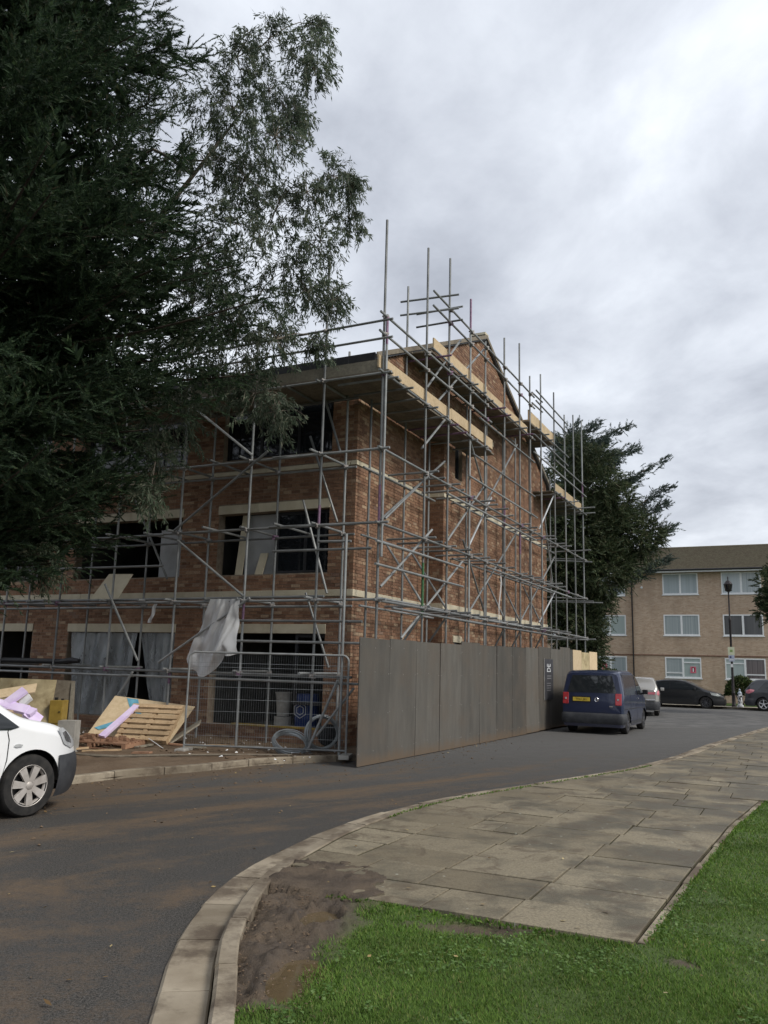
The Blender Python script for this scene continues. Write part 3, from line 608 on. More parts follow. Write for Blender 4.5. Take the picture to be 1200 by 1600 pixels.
for s,top in [(.10,7.7),(1.95,7.7),(3.45,9.1),(5.1,9.1),(6.75,9.1),(8.3,9.1),(9.6,9.6),(11.2,9.6),(12.7,9.6),(13.9,8.9)]:
    o=IR if s<3.9 else .5+.2
    stube(RP(s,o,.05),RP(s,o,top),'standard')
for s,top in [(14.6,8.8),(15.5,8.8),(16.4,8.8)]: stube(RP(s,-.2,.05),RP(s,-.2,top),'standard')
stube(RP(1.35,.55,8.0),RP(1.35,.55,10.95),'standard')
# ledgers along the wide front
def run(pt,o,z,x0,x1,name,step=5.6,mat='galv',sag=.012,over=.25):
    x=x0
    while x<x1:
        e=min(x+step,x1); stube(pt(x-over*.4,o+random.uniform(-.01,.01),z+random.uniform(-sag,sag)),pt(e+over,o+random.uniform(-.01,.01),z+random.uniform(-sag,sag)),name,mat); x=e
for z in LIFT:
    run(LP,OL+.055,z,-1.45 if z>2 else -.75,12.6,'ledger'); run(LP,IL+.05,z-.02,-.1,12.4,'ledger')
run(LP,OL+.055,1.44,-.9,12.6,'ledger'); run(LP,OL-.06,3.13,.0,9,'ledger')
for z in (7.66,8.40,8.78): run(LP,OL+.055,z,-1.45,12.4,'ledger' if z<8 else 'guard_rail')
run(LP,IL+.05,7.62,-.1,8,'ledger')
for (t0,t1,z) in ((-1.05,2.05,2.63),(-1.2,2.2,2.21),(4.0,7.5,3.86),(-1.2,1.1,4.06),(-.75,-.0,4.22)): stube(LP(t0,OL+.06,z),LP(t1,OL+.06,z+.02),'guard_rail')
# ledgers along the gable side
for z in LIFT[1:]:
    run(RP,ORr+.055,z,-1.55,16.7,'ledger'); run(RP,IR+.05,z-.02,-.2,3.5,'ledger'); run(RP,.75,z-.02,4.1,14.2,'ledger')
run(RP,ORr-.06,3.10,-1.2,12.4,'ledger'); run(RP,ORr+.11,2.92,-.8,13,'ledger')
for z in (4.20,3.75): run(RP,ORr+.055,z,-1.5,2.9,'guard_rail')
run(RP,ORr+.055,4.42,5.0,14,'ledger'); run(RP,ORr+.055,5.85,2.2,9.4,'ledger'); run(RP,ORr+.055,6.6,3.6,9.6,'ledger'); run(RP,ORr+.055,7.25,3.9,9.3,'guard_rail')
for z in (7.66,8.50,8.90): run(RP,ORr+.055,z,-1.6,5.0,'guard_rail' if z>8 else 'ledger')
for z in (9.12,10.20,10.56): run(RP,ORr+.055,z,1.15,9.35,'guard_rail' if z>10 else 'ledger')
run(RP,IR,9.1,1.2,3.9,'ledger'); run(RP,.7,9.1,4,9.3,'ledger'); run(RP,ORr+.055,8.35,4.4,9.3,'guard_rail')
for z in (9.62,10.52,10.88): run(RP,ORr+.055,z,9.9,13.9,'guard_rail' if z>10 else 'ledger')
for z in (7.94,8.70,9.08): run(RP,ORr+.055,z,12.3,16.75,'guard_rail' if z>8 else 'ledger')
for z in (8.7,9.3): run(RP,ORr+.055,z,9.6,13.8,'ledger')
# end returns
for z in (3.05,4.45,6.07,7.94):
    for s in (14.6,15.5,16.6): stube(RP(s,-.3,z+random.uniform(-.12,.12)),RP(s,ORr+random.uniform(.25,.75),z+random.uniform(-.12,.12)),'transom')
for z in (10.25,10.6): stube(RP(1.35,.35,z-.02),RP(1.55,ORr+.5,z),'guard_rail'); stube(RP(2.21,.4,z),RP(2.21,ORr+.35,z),'guard_rail'); stube(RP(9.3,ORr+.06,z+.05),RP(10.56,ORr+.06,z+.1),'guard_rail')
# transoms across the platform
for z in LIFT+[7.60]:
    for t,_t in PL[:7]:
        stube(LP(t+.08,IL-.12,z+.05),LP(t+.08,OL+random.uniform(.12,.42),z+.05),'transom')
        if z>3 and random.random()<.75: stube(LP(t+.9,IL-.12,z+.05),LP(t+.9,OL+random.uniform(.12,.42),z+.05),'transom')
for z in LIFT[1:]:
    for s,_t in PR[1:]:
        if s<13: stube(RP(s+.09,(.35 if s<3.9 else .6),z+.05),RP(s+.09,ORr+random.uniform(.12,.40),z+.05),'transom')
        if s<13 and random.random()<.7: stube(RP(s+.75,(.3 if s<3.9 else .6),z+.05),RP(s+.75,ORr+random.uniform(.1,.5),z+.05),'transom')
for (z,a,b) in ((7.60,-1.3,4.9),(9.07,1.5,9.2),(9.57,9.9,12.3),(7.89,12.4,16.7)):
    s=a
    while s<b: stube(RP(s,.2 if s<3.9 else .55,z),RP(s,ORr+random.uniform(.12,.35),z),'transom',random.choice(('galv','galv','galv','purple'))); s+=.72
for (z0) in (4.57,6.07): 
    stube(RP(-1.4,ORr+.05,z0+.02),LP(1.2,OL+.08,z0+.02),'transom')
# braces
for (t0,z0,t1,z1,mt) in ((1.32,6.24,3.76,4.6,'galv'),(3.45,7.49,1.71,6.18,'bright'),(3.6,4.41,1.74,3.15,'galv'),(1.58,3.11,3.89,1.74,'galv'),(5.63,3.48,4.47,1.76,'galv'),(5.53,.19,4.59,1.52,'galv'),(.04,.12,-.58,1.5,'galv'),(-.16,.43,-.94,1.36,'galv')): stube(LP(t0,OL+.11,z0),LP(t1,OL+.11,z1),'brace',mt)
for (t0,z0,t1,z1) in ((.97,6.83,.19,4.83),(1.08,5.37,.38,3.29),(.91,3.31,.27,1.73),(6.11,5.9,4.78,3.7),(.6,7.6,.18,6.4)): stube(LP(t0,IL+.12,z0),LP(t1,IL+.12,z1),'brace')
for (s0,z0,s1,z1,mt) in ((3.82,4.78,5.68,6.47,'bright'),(3.85,7.77,5.14,6.49,'galv'),(3.49,4.96,5.22,3.16,'galv'),(10.52,6.34,12.67,8.04,'bright'),(10.42,3.29,12.68,4.58,'bright'),(-.97,4.74,.71,5.79,'galv'),(-1.1,3.34,1.49,4.9,'galv'),(-.07,2.37,3.46,4.41,'galv'),(.82,6.66,2.19,7.73,'galv'),(-1.18,4.68,2.22,6.69,'galv'),(2.29,4.68,5.03,6.64,'galv'),(3.85,3.12,8.08,5.89,'galv'),(8.05,3.02,12.47,5.68,'galv'),(1.05,8.18,3.23,10.18,'galv'),(1.76,8.08,4.99,10.56,'galv'),(5.2,6.2,8.1,8.6,'galv'),(12.2,4.6,11.2,6.9,'galv')): stube(RP(s0,ORr-.08,z0),RP(s1,ORr-.08,z1),'brace',mt)
for s in (.82,2.21,6.6,8.12,10.56):
    stube(RP(s+.1,ORr,3.1),RP(s+.1,.35 if s<3.9 else .62,4.5),'brace'); stube(RP(s+.1,.35 if s<3.9 else .62,1.7),RP(s+.1,ORr,3.0),'brace')
# couplers where ledgers meet standards
for z in LIFT+[7.66,8.4,8.78]:
    for t,top in PL[:6]:
        if z<top: coupler(LP(t,OL+.03,z))
for s,top in PR:
    for z in LIFT[1:]: coupler(RP(s,ORr+.03,z))
    if s<5:
        for z in (7.66,8.5,8.9): coupler(RP(s,ORr+.03,z))
    if 2<s<9.5:
        for z in (9.12,10.2,10.56): coupler(RP(s,ORr+.03,z))
for t in (.1,1.83,3.72,5.57):
    for z in LIFT: coupler(LP(t,IL+.03,z))
# platform boards and toe boards
def boards(pt,o0,o1,z,x0,x1,ln=3.0,w=.225):
    k=int((o1-o0)/(w+.008)); 
    for i in range(k):
        o=o0+i*(w+.008); x=x0-random.uniform(0,.2)
        while x<x1:
            e=min(x+ln*random.uniform(.85,1.1),x1+random.uniform(-.05,.15)); zz_=z+random.uniform(-.004,.004)
            m=MB(); m.hexa([pt(x,o,zz_),pt(e,o,zz_),pt(e,o+w,zz_),pt(x,o+w,zz_),pt(x,o,zz_+.038),pt(e,o,zz_+.038),pt(e,o+w,zz_+.038),pt(x,o+w,zz_+.038)]); m.build('scaffold_board',MT['board'],scf); x=e+.01
boards(LP,.06,1.48,7.70,-1.3,8.5); boards(RP,.05,1.27,7.705,-1.25,3.9); boards(RP,.56,1.27,7.705,3.9,5.7)
boards(RP,.05,1.27,9.16,1.35,3.9); boards(RP,.56,1.27,9.16,3.9,9.15); boards(RP,.56,1.27,9.665,9.4,12.4,2.4); boards(RP,-.2,1.27,7.985,12.5,16.7,2.4)
def toe(pt,o,z0,z1,x0,x1,mat):
    m=MB(); m.hexa([pt(x0,o,z0),pt(x1,o,z0),pt(x1,o+.036,z0),pt(x0,o+.036,z0),pt(x0,o,z1),pt(x1,o,z1),pt(x1,o+.036,z1),pt(x0,o+.036,z1)]); m.build('toe_board',MT[mat],scf)
toe(RP,ORr-.045-.036,7.80,8.07,-1.5,2.5,'newwood'); toe(RP,ORr-.045-.036,7.84,8.11,2.51,5.67,'newwood'); toe(RP,ORr-.085,9.22,9.52,1.36,5.2,'newwood'); toe(RP,ORr-.085,9.2,9.46,5.22,9.1,'newwood'); toe(RP,ORr-.085,9.72,10.08,9.3,12.4,'newwood'); toe(RP,ORr-.085,8.04,8.33,12.5,16.6,'newwood')
toe(LP,OL-.045-.036,7.745,8.0,-1.34,2.2,'greywood'); toe(LP,OL-.045-.036,7.745,7.97,2.22,5.6,'greywood'); toe(LP,OL-.045-.036,7.745,7.97,5.62,9.5,'greywood')
m=MB(); m.hexa([RP(10.4,ORr-.05,9.7),RP(10.44,ORr-.05,9.7),RP(10.44,.6,9.7),RP(10.4,.6,9.7),RP(10.4,ORr-.05,10.1),RP(10.44,ORr-.05,10.1),RP(10.44,.6,10.1),RP(10.4,.6,10.1)]); m.build('toe_board',MT['newwood'],scf)
# ================================================================== hoarding, fence and site clutter
def textmesh(txt,size):
    cu=bpy.data.curves.new('t','FONT'); cu.body=txt; cu.size=size; cu.extrude=.002; cu.align_x='CENTER'; cu.align_y='CENTER'; cu.resolution_u=2
    o=bpy.data.objects.new('t',cu); COL.objects.link(o); bpy.context.view_layer.update(); me=bpy.data.meshes.new_from_object(o.evaluated_get(bpy.context.evaluated_depsgraph_get())); 
    vs=[v.co.copy() for v in me.vertices]; fs=[tuple(p.vertices) for p in me.polygons]; bpy.data.objects.remove(o); bpy.data.curves.remove(cu); bpy.data.meshes.remove(me); return vs,fs
def lettering(txt,size,o,X,Y,name,mat,parent,sx=1,sy=1):
    vs,fs=textmesh(txt,size); X=Vector(X); Y=Vector(Y); N_=X.cross(Y).normalized(); m=MB(); m.add([Vector(o)+X*v.x*sx+Y*v.y*sy+N_*v.z for v in vs],fs); return m.build(name,mat,parent)
def hrd(name,stretch):
    n=NT(name); st_=n.noise(2.0,6,.65,vec=n.map((2.2,2.2,.45))); g=n.noise(40,5,.7)
    c_=n.mix(n.ramp(st_,[(.30,0.),(.75,1.)]),(.072,.068,.060),(.108,.101,.089)); f=n.math('MULTIPLY_ADD',n.orand(),.6,.72); q=n.N('ShaderNodeCombineColor'); [n.L(f,q.inputs[i]) for i in range(3)]; c_=n.mix(1.0,c_,q.outputs[0],'MULTIPLY')
    c_=n.mix(n.ramp(n.noise(9,6,.8,vec=n.map((4,4,.35))),[(.64,0.),(.78,.35)]),c_,(.20,.18,.15)); c_=n.mix(n.ramp(n.noise(1.1,5),[(.45,0.),(.68,.55)]),c_,(.105,.085,.066))
    z_=n.N('ShaderNodeSeparateXYZ'); n.L(n.pos,z_.inputs[0]); low=n.math('SUBTRACT',1.0,n.math('MULTIPLY',z_.outputs[2],3.2)); low=n.math('ADD',low,n.math('MULTIPLY_ADD',n.noise(5,5),1.2,-.7)); c_=n.mix(n.ramp(low,[(.1,0.),(.8,.75)]),c_,(.12,.085,.055))
    n.bump(n.math('ADD',g,n.math('MULTIPLY',st_,.6)),.3,.01); return n.fin(c_,.8,0,.25)
MT['hoarding']=hrd('dark_hoarding_ply',1)
hoa=thing('hoarding','long dark grey plywood hoarding along the road below the scaffolded gable','hoarding',tuple(RP(-2.3,1.43,0)))
def HP(s): return RP(s,1.43+(s+2.3)/15*.33,0)
s=-2.3; i=0
while s<12.6:
    w=min(1.22,12.66-s); a,b=HP(s+.004),HP(s+w-.006); nn=(b-a).normalized().cross(UP); zt=2.27+(s+2.3)*.0175+random.uniform(-.04,.045)-(.05 if 3.5<s<6.2 else 0); zb=.015+max(0,(s-6)*.012); tl_=random.uniform(-.012,.012); oo=random.uniform(0,.018)
    m=MB(); p=[a+nn*oo+UP*zb,b+nn*oo+UP*zb,b+nn*(oo-.018)+UP*zb,a+nn*(oo-.018)+UP*zb]; m.hexa(p+[q+nn*tl_+UP*(zt-zb+random.uniform(-.006,.006)) for q in p]); m.build('panel',MT['hoarding'],hoa)
    m=MB()
    for zz_ in (.25,.95,1.65,2.15):
        for q_ in (a.lerp(b,.03),a.lerp(b,.5),a.lerp(b,.97)): m.lathe([(0,.004),(.009,.003),(.011,0)],q_+nn*(oo+tl_*zz_/zt)+UP*(zz_+random.uniform(-.04,.04)),nn,6)
    tag(m.build('screw_heads',MT['coupler'],hoa),kind='stuff')
    if i%2==0:
        m=MB(); m.box((a+b)/2-nn*.07+UP*1.1,(.08,.05,2.0),(b-a).normalized(),nn,UP); m.build('post',MT['greywood'],hoa)
    s+=1.22; i+=1
raw=thing('plywood_hoarding','unpainted pale plywood hoarding boards beside the dark hoarding, behind the blue van','hoarding',tuple(HP(13.5)))
for (s0,s1,k) in ((12.70,13.85,'ply'),(13.86,15.0,'greywood'),(15.01,16.2,'ply')):
    a,b=HP(s0),HP(s1-.01); nn=(b-a).normalized().cross(UP); m=MB(); p=[a+UP*.05,b+UP*.05,b-nn*.018+UP*.05,a-nn*.018+UP*.05]; zt=2.5; m.hexa(p+[q+UP*(zt-.05-(.05 if k=='greywood' else 0)) for q in p]); m.build('panel',MT['ply'] if k=='ply' else MT['dirtyply'],raw)
# sign on the hoarding
a=HP(9.2); b=HP(10.12); X_=(b-a).normalized(); nn=X_.cross(UP); sg=thing('sign_board','narrow dark sign with pale sideways lettering fixed on the dark hoarding','sign',tuple(a+nn*.03+UP*.9))
m=MB(); m.box((a+b)/2+nn*.034+UP*1.52,(.92,.012,1.22),X_,nn,UP); m.build('face',simple('slate_sign',(.035,.035,.04),(.05,.05,.056),5,.6,0),sg)
m=MB(); m.box(a+nn*.036+UP*1.52-X_*.03,(.02,.015,1.24),X_,nn,UP); m.build('edge_trim',MT['concrete'],sg)
c0=(a+b)/2+nn*.043
lettering('DE',.34,c0+UP*1.86,UP,-X_,'lettering',MT['text'],sg,.62,1.6)
m=MB()
for z in (1.62,1.55): m.box(c0+UP*z+nn*.001,(.45,.003,.028),X_,nn,UP)
for z in (1.40,1.33,1.26,1.19): m.box(c0+UP*z+nn*.001-X_*.03,(.42,.003,.02),X_,nn,UP)
m.build('small_print',simple('grey_print',(.17,.17,.18),(.2,.2,.21),9,.6,0),sg)
# temporary mesh fence panel
F0=Vector((-3.74,16.56,.07)); F1=Vector((-.60,16.18,.07)); FX=(F1-F0).normalized(); FL=(F1-F0).length; FN=FX.cross(UP)
fen=thing('mesh_fence','galvanised wire mesh temporary fence panel in front of the ground-floor opening','fence',tuple(F0))
def FP(x,z,o=0): return F0+FX*x+UP*z+FN*o
fr=[FP(0,0)]+[FP(0,1.78)]+[FP(.12-.12*math.cos(a_),1.78+.12*math.sin(a_)) for a_ in np.linspace(.2,1.57,6)]+[FP(FL-.12+.12*math.sin(a_),1.78+.12*math.cos(a_)) for a_ in np.linspace(0,1.4,6)]+[FP(FL,1.78),FP(FL,0)]
m=MB(); m.path(fr,.021,8); m.build('frame',MT['galv'],fen,smooth=True)
m=MB(); m.tube(FP(0,.13),FP(FL,.13),.019,8); m.build('bottom_rail',MT['galv'],fen,smooth=True)
m=MB(); x=.05
while x<FL-.02: m.tube(FP(x,.13),FP(x,1.88),.0016,3,cap=False); x+=.046
for z in (.32,.55,.78,1.01,1.24,1.47,1.62,1.7): m.tube(FP(0,z,.004),FP(FL,z,.004),.0028,3,cap=False)
tag(m.build('wire_mesh',MT['wire'],fen),kind='stuff')
for x in (0,FL):
    m=MB(); m.box(FP(x,-.0,0)+UP*.03,(.5,.2,.08),FN,FX,UP); m.build('foot_block',MT['concrete'],fen,bevel=.015)
# wire coils
def coil(name,label,c,R,ax,tube,loops,spread):
    m=MB(); x,y,d=frame_of(ax); c=Vector(c)
    for k in range(loops):
        r=R*random.uniform(.86,1.04); of=random.uniform(-spread,spread); ph=random.random()*6; tl=random.uniform(-.12,.12); pts=[]
        for i in range(25):
            a=2*math.pi*i/24; pts.append(c+x*r*math.cos(a)+y*r*math.sin(a)+d*(of+tl*r*math.cos(a+ph)))
        m.path(pts,tube,5,cap=False)
    return tag(m.build(name,MT['wire'],smooth=True),label,'wire coil',"coils of wire behind the mesh fence")
coil('wire_coil','upright coil of silver wire leaning by the scaffold foot behind the mesh fence',(-1.12,17.0,.46),.33,(.35,-1,.12),.009,22,.07)
coil('wire_coil','low coil of silver wire lying tilted on the mud behind the mesh fence',(-1.72,16.85,.26),.36,(.2,-.55,.9),.009,20,.06)
m=MB(); m.lathe([(.0,-.06),(.2,-.06),(.22,-.02),(.22,.06),(.16,.09),(0,.1)],(-1.0,17.12,.4),(.3,-1,.1),14); tag(m.build('cable_drum',MT['black'],smooth=True),'dark cable drum inside the upright silver coil','drum')
# polythene
def cloth(name,label,cat,fn,nu,nv,mat):
    m=MB(); m.grid([[fn(i/(nu-1),j/(nv-1)) for j in range(nv)] for i in range(nu)]); return tag(m.build(name,mat,smooth='all',fixn=False),label,cat)
def sheet_hang(u,v):
    tt_=(2.58-.76*u)*(1-v)+v*(3.12-1.34*u); zb=1.86-.42*math.sin(math.pi*min(1,u*1.3))**.8+.1*u; z=3.10*(1-v)+v*zb
    w=float(fbm(np.array([u*3.1+v*1.3]),np.array([v*2.2-u*.8]),17,2)[0])-.5; w2=float(fbm(np.array([u*7+v*3]),np.array([v*3-u*4]),19,2)[0])-.5
    o=1.55+.10*math.sin(4*u-.8)*v+.40*w*(.25+v)+.06*w2+.03*math.sin(8*u+9*w)*(.3+v)
    return LP(tt_+.06*w2*v,o,z-.22*w*v-.05*w2*v*v)
cloth('polythene_sheet','crumpled white polythene sheet draped from the scaffold above the mesh fence','plastic sheet',sheet_hang,60,44,MT['plastic'])
def curt(t0,t1,t2,t3,seed):
    def f(u,v): 
        tt_=(t0+(t1-t0)*u)*(1-v)+(t2+(t3-t2)*u)*v; return LP(tt_,-.09+.05*math.sin(14*u+seed)+.025*math.sin(31*u+6*v+seed)+.06*v*math.sin(5*u+seed),2.44-2.02*v)
    return f
cloth('polythene_curtain','wide grey polythene curtain hung in the ground-floor opening behind the lilac strip','plastic sheet',curt(8.2,6.0,8.0,6.3,1.),50,16,MT['clearplastic'])
cloth('polythene_curtain','narrow pale polythene curtain hung in the ground-floor opening beside the brick pier','plastic sheet',curt(6.0,4.82,5.45,4.82,4.),34,16,MT['clearplastic'])
def strip(u,v): return LP(4.08+.1*u+.14*v,1.5+.02*math.sin(9*v+6*u),3.02-.42*v)
cloth('polythene_strip','short torn polythene strip hanging from the scaffold above a cream lintel','plastic sheet',strip,6,14,MT['plastic'])
for k,(s0,z0,z1) in enumerate(((6.2,4.62,2.95),(9.2,4.45,3.0))):
    def tape(u,v,s0=s0,z0=z0,z1=z1): return RP(s0+(.05+.05*math.sin(4*v))*u+.12*v-.25*max(0,v-.5),1.28+.03*math.sin(7*v),z0+(z1-z0)*v)
    cloth('torn_tape','torn pale plastic tape dangling on the gable scaffold, '+('longer and wider' if k==0 else 'thinner, nearer the cedar tree'),'tape',tape,4,20,MT['plastic'])
# sheets, pallets and strips on the mud
def slab4(p,th,name,mat,label=None,cat=None,parent=None,group=None):
    p=[Vector(q) for q in p]; nn=(p[1]-p[0]).cross(p[3]-p[0]).normalized(); m=MB(); m.hexa(p+[q+nn*th for q in p]); o=m.build(name,mat,parent)
    return tag(o,label,cat,group) if label else o
ws=thing('plywood_sheet','clean plywood sheet with blue paint streaks leaning behind a pallet','board',(-5.2,17.8,.08))
P_=[Vector((-6.12,17.8,.10)),Vector((-4.29,17.5,.09)),Vector((-3.95,18.3,.82)),Vector((-5.77,18.6,.99))]; slab4(P_,.018,'board',MT['ply'],parent=ws)
def onq(P,u,v,o): 
    nn=(P[1]-P[0]).cross(P[3]-P[0]).normalized(); 
    if nn.y>0: nn=-nn
    return P[0]*(1-u)*(1-v)+P[1]*u*(1-v)+P[2]*u*v+P[3]*(1-u)*v+nn*o
for (uv) in (((.16,.98),(.3,.98),(.46,.66),(.36,.62)),((.03,.28),(.10,.24),(.42,.50),(.36,.60))):
    slab4([onq(P_,u,v,.024) for u,v in uv],.002,'paint_streak',MT['blue'],parent=ws)
slab4([(-4.22,17.3,.10),(-3.68,17.6,.50),(-3.75,18.1,.56),(-4.40,18.1,.12)],.03,'concrete_board',MT['greywood'],'grey board lying aslant at the right end of the leaning pallet','board')
def pallet(root,fn,W_,D_,nb,mat):
    """fn(u,v,h) in metres; W_ across boards, D_ along stacking"""
    bw=.095
    for i in range(nb):
        v0=(D_-bw)*i/(nb-1); m=MB(); m.hexa([fn(0,v0,.10),fn(W_,v0,.10),fn(W_,v0+bw,.10),fn(0,v0+bw,.10),fn(0,v0,.122),fn(W_,v0,.122),fn(W_,v0+bw,.122),fn(0,v0+bw,.122)]); m.build('slat',mat,root)
    for u0 in (0,(W_-.09)/2,W_-.09):
        m=MB(); m.hexa([fn(u0,0,.022),fn(u0+.09,0,.022),fn(u0+.09,D_,.022),fn(u0,D_,.022),fn(u0,0,.10),fn(u0+.09,0,.10),fn(u0+.09,D_,.10),fn(u0,D_,.10)]); m.build('bearer',mat,root)
    for v0 in (0,(D_-bw)/2,D_-bw):
        m=MB(); m.hexa([fn(0,v0,0),fn(W_,v0,0),fn(W_,v0+bw,0),fn(0,v0+bw,0),fn(0,v0,.021),fn(W_,v0,.021),fn(W_,v0+bw,.021),fn(0,v0+bw,.021)]); m.build('base_board',mat,root)
A0=Vector((-5.33,17.40,.13)); U0=(Vector((-4.24,17.22,.12))-A0).normalized(); V0=(Vector((-5.2,18.14,.78))-A0).normalized(); N0=U0.cross(V0).normalized()
if N0.y>0: N0=-N0
p1=thing('pallet','bare timber pallet propped at a slant against the plywood sheet','pallet',tuple(A0)); pallet(p1,lambda u,v,h:A0+U0*u+V0*v+N0*h,1.12,1.0,7,MT['pallet'])
A1=Vector((-4.79,16.3,.09)); U1=Vector((-1,.30,.0)).normalized(); V1=Vector((.12,1,0)).normalized()
p2=thing('pallet','reddish timber pallet lying flat on the mud','pallet',tuple(A1)); pallet(p2,lambda u,v,h:A1+U1*u+V1*v+UP*h,1.6,1.25,8,MT['redpallet'])
m=MB()
for k in range(40):
    u,v=random.uniform(.1,1.4),random.uniform(.1,1.15); r=random.uniform(.02,.06); c_=A1+U1*u+V1*v+UP*(.125+r*.6); m.box(c_,(r*2,r*1.5,r*1.2),Vector((math.cos(k),math.sin(k),0)),Vector((-math.sin(k),math.cos(k),0)),UP)
tag(m.build('brick_rubble',MT['brick']),'broken red brick rubble strewn on the flat pallet','rubble',kind='stuff')
slab4([(-5.62,17.26,.24),(-5.48,17.22,.22),(-5.06,18.02,.80),(-5.18,18.04,.82)],.05,'foam_strip',MT['purplefoam'],'long lilac foam strip leaning beside the propped pallet','foam board')
slab4([(-4.55,16.95,.27),(-4.52,16.93,.27),(-4.14,16.6,.12),(-4.17,16.62,.12)],.02,'batten',MT['paper'],'thin white batten lying across the corner of the flat pallet','batten')
slab4([(-7.65,16.0,.06),(-6.18,15.9,.06),(-6.32,16.6,1.35),(-7.91,16.7,1.36)],.02,'plywood_sheet',MT['dirtyply'],'large mud-smeared plywood sheet propped up behind the white van','board')
slab4([(-6.42,16.75,.06),(-5.95,16.75,.06),(-6.12,17.05,1.33),(-6.54,17.05,1.34)],.03,'plywood_sheet',MT['board'],'darker narrow board standing behind the yellow steel cabinet','board')
slab4([(-6.06,16.7,.06),(-5.99,16.7,.06),(-6.1,17.0,1.30),(-6.17,17.0,1.30)],.02,'batten',MT['greywood'],'grey upright batten along the edge of the dark narrow board','batten')
cb=thing('steel_cabinet','dull yellow steel cabinet standing behind the white van','cabinet',(-6.12,16.3,.06))
m=MB(); m.box((-6.12,16.3,.525),(.25,.3,.93)); m.build('body',MT['yellow'],cb,bevel=.012); m=MB(); m.box((-6.12,16.146,.72),(.22,.012,.3)); m.build('door',MT['yellow'],cb); m=MB(); m.box((-6.12,16.146,.35),(.22,.012,.38)); m.build('door',MT['yellow'],cb); m=MB(); m.box((-6.04,16.135,.78),(.03,.02,.02)); m.build('latch',MT['black'],cb); m=MB(); m.box((-6.17,16.28,1.01),(.05,.05,.06)); m.box((-6.06,16.3,1.0),(.04,.05,.04)); m.build('hinge',MT['black'],cb)
slab4([(-5.94,15.85,.06),(-5.62,15.85,.06),(-5.62,16.15,.06),(-5.94,16.15,.06)],.58,'grey_block',MT['concrete'],'small grey concrete block stack in front of the dark board','block')
m=MB(); hp=[]
for k,(x,y,z,l,w_,a,tl,mt,lab) in enumerate([(-6.42,14.5,.98,.95,.2,-.35,-.15,'purplefoam','long lilac foam offcut on top of the waste heap'),(-6.25,14.6,1.10,.4,.17,1.0,.5,'purplefoam','upright lilac foam offcut sticking out of the waste heap'),(-6.1,14.45,.93,.6,.18,-.5,-.2,'purplefoam','lilac foam offcut slid to the front of the waste heap'),(-6.35,14.42,.88,.35,.3,.4,.3,'card','brown cardboard piece on the waste heap'),(-6.5,14.8,1.16,1.0,.26,.35,.18,'ply','pale plywood offcut poking up behind the waste heap'),(-5.85,14.45,.80,.3,.25,.9,-.5,'purplefoam','small lilac foam offcut at the foot of the waste heap'),(-6.7,14.4,.95,.5,.3,.2,.1,'paper','white foam scrap lying on the waste heap'),(-6.08,14.65,1.05,.2,.16,.5,.7,'paper','crumpled white scrap behind the lilac offcuts')]):
    X_=Vector((math.cos(a)*math.cos(tl),math.sin(a)*.4,math.sin(tl)+math.cos(a)*0)).normalized(); Z_=Vector((.1,-.55,.83)); Y_=Z_.cross(X_).normalized(); Z_=X_.cross(Y_)
    m=MB(); m.box((x,y,z),(l,w_,.05 if mt!='ply' else .02),X_,Y_,Z_); tag(m.build('foam_offcut' if mt=='purplefoam' else 'offcut',MT[mt]),lab,'offcut','offcuts on the waste heap')
m=MB(); rows=[]
for i in range(9):
    r=.75*(1-(i/8)**1.7); z=.06+.82*i/8; rows.append([Vector((-6.5+(r*1.1)*math.cos(a)*(1+.12*math.sin(5*a+i)),14.7+r*.8*math.sin(a)*(1+.12*math.cos(3*a+i)),z)) for a in np.linspace(0,2*math.pi,17)])
m.grid(rows); tag(m.build('waste_heap',MT['earth'],smooth=True),'waist-high heap of site waste behind the white van bonnet','heap')
# board on the scaffold, black pipe, timber edge, drum and bucket in the room, plank on the sill
slab4([LP(6.33,1.30,3.12),LP(5.47,1.30,3.12),LP(5.34,.98,3.76),LP(6.09,.98,3.78)],.012,'board',MT['cream'],'cream board leaning on the scaffold below the first-floor opening','board')
m=MB(); m.tube(LP(6.75,1.40,1.70),LP(13,1.40,1.68),.065,10); o=m.build('roof_pipe',MT['black'],smooth=True); tag(o,'thick black pipe laid along the scaffold above the muddy plywood','pipe')
m=MB(); m.path([LP(6.9,1.42,1.70),LP(6.6,1.44,1.73),LP(6.35,1.43,1.72)],[.06,.075,.05],8); tag(m.build('tied_bundle',MT['black'],smooth=True),'lumpy black wrapped bundle tied at the end of the black pipe','bundle')
m=MB(); m.path([(-5.4,15.35,.11),(-4.9,15.22,.10),(-4.6,15.2,.10),(-3.8,15.5,.11),(-2.9,15.75,.12),(-1.6,16.05,.12)],[.02,.035,.03,.025,.02,.015],6); tag(m.build('buried_cable',MT['board'],smooth=True),'dark half-buried cable snaking over the mud near the kerb','cable')
dr=thing('blue_drum','blue drum with a pale hexagon mark standing inside the ground-floor opening','drum',tuple(LP(1.35,-.55,.27)))
m=MB(); m.lathe([(0,0),(.26,0),(.27,.05),(.27,.3),(.285,.32),(.27,.34),(.27,.62),(.285,.64),(.27,.66),(.26,.86),(0,.87)],LP(1.35,-.55,.27),UP,20); m.build('body',simple('blue_drum_plastic',(.012,.03,.12),(.02,.045,.16),5,.45,.05),dr,smooth=True)
m=MB(); cc=LP(1.35,-.545,.78)-ER*.30
for r in (.17,.10):
    pp=[cc+EL*r*math.cos(math.pi/3*k+.5)+UP*r*math.sin(math.pi/3*k+.5) for k in range(7)]; m.path(pp,.008,4)
m.build('hexagon_mark',MT['text'],dr)
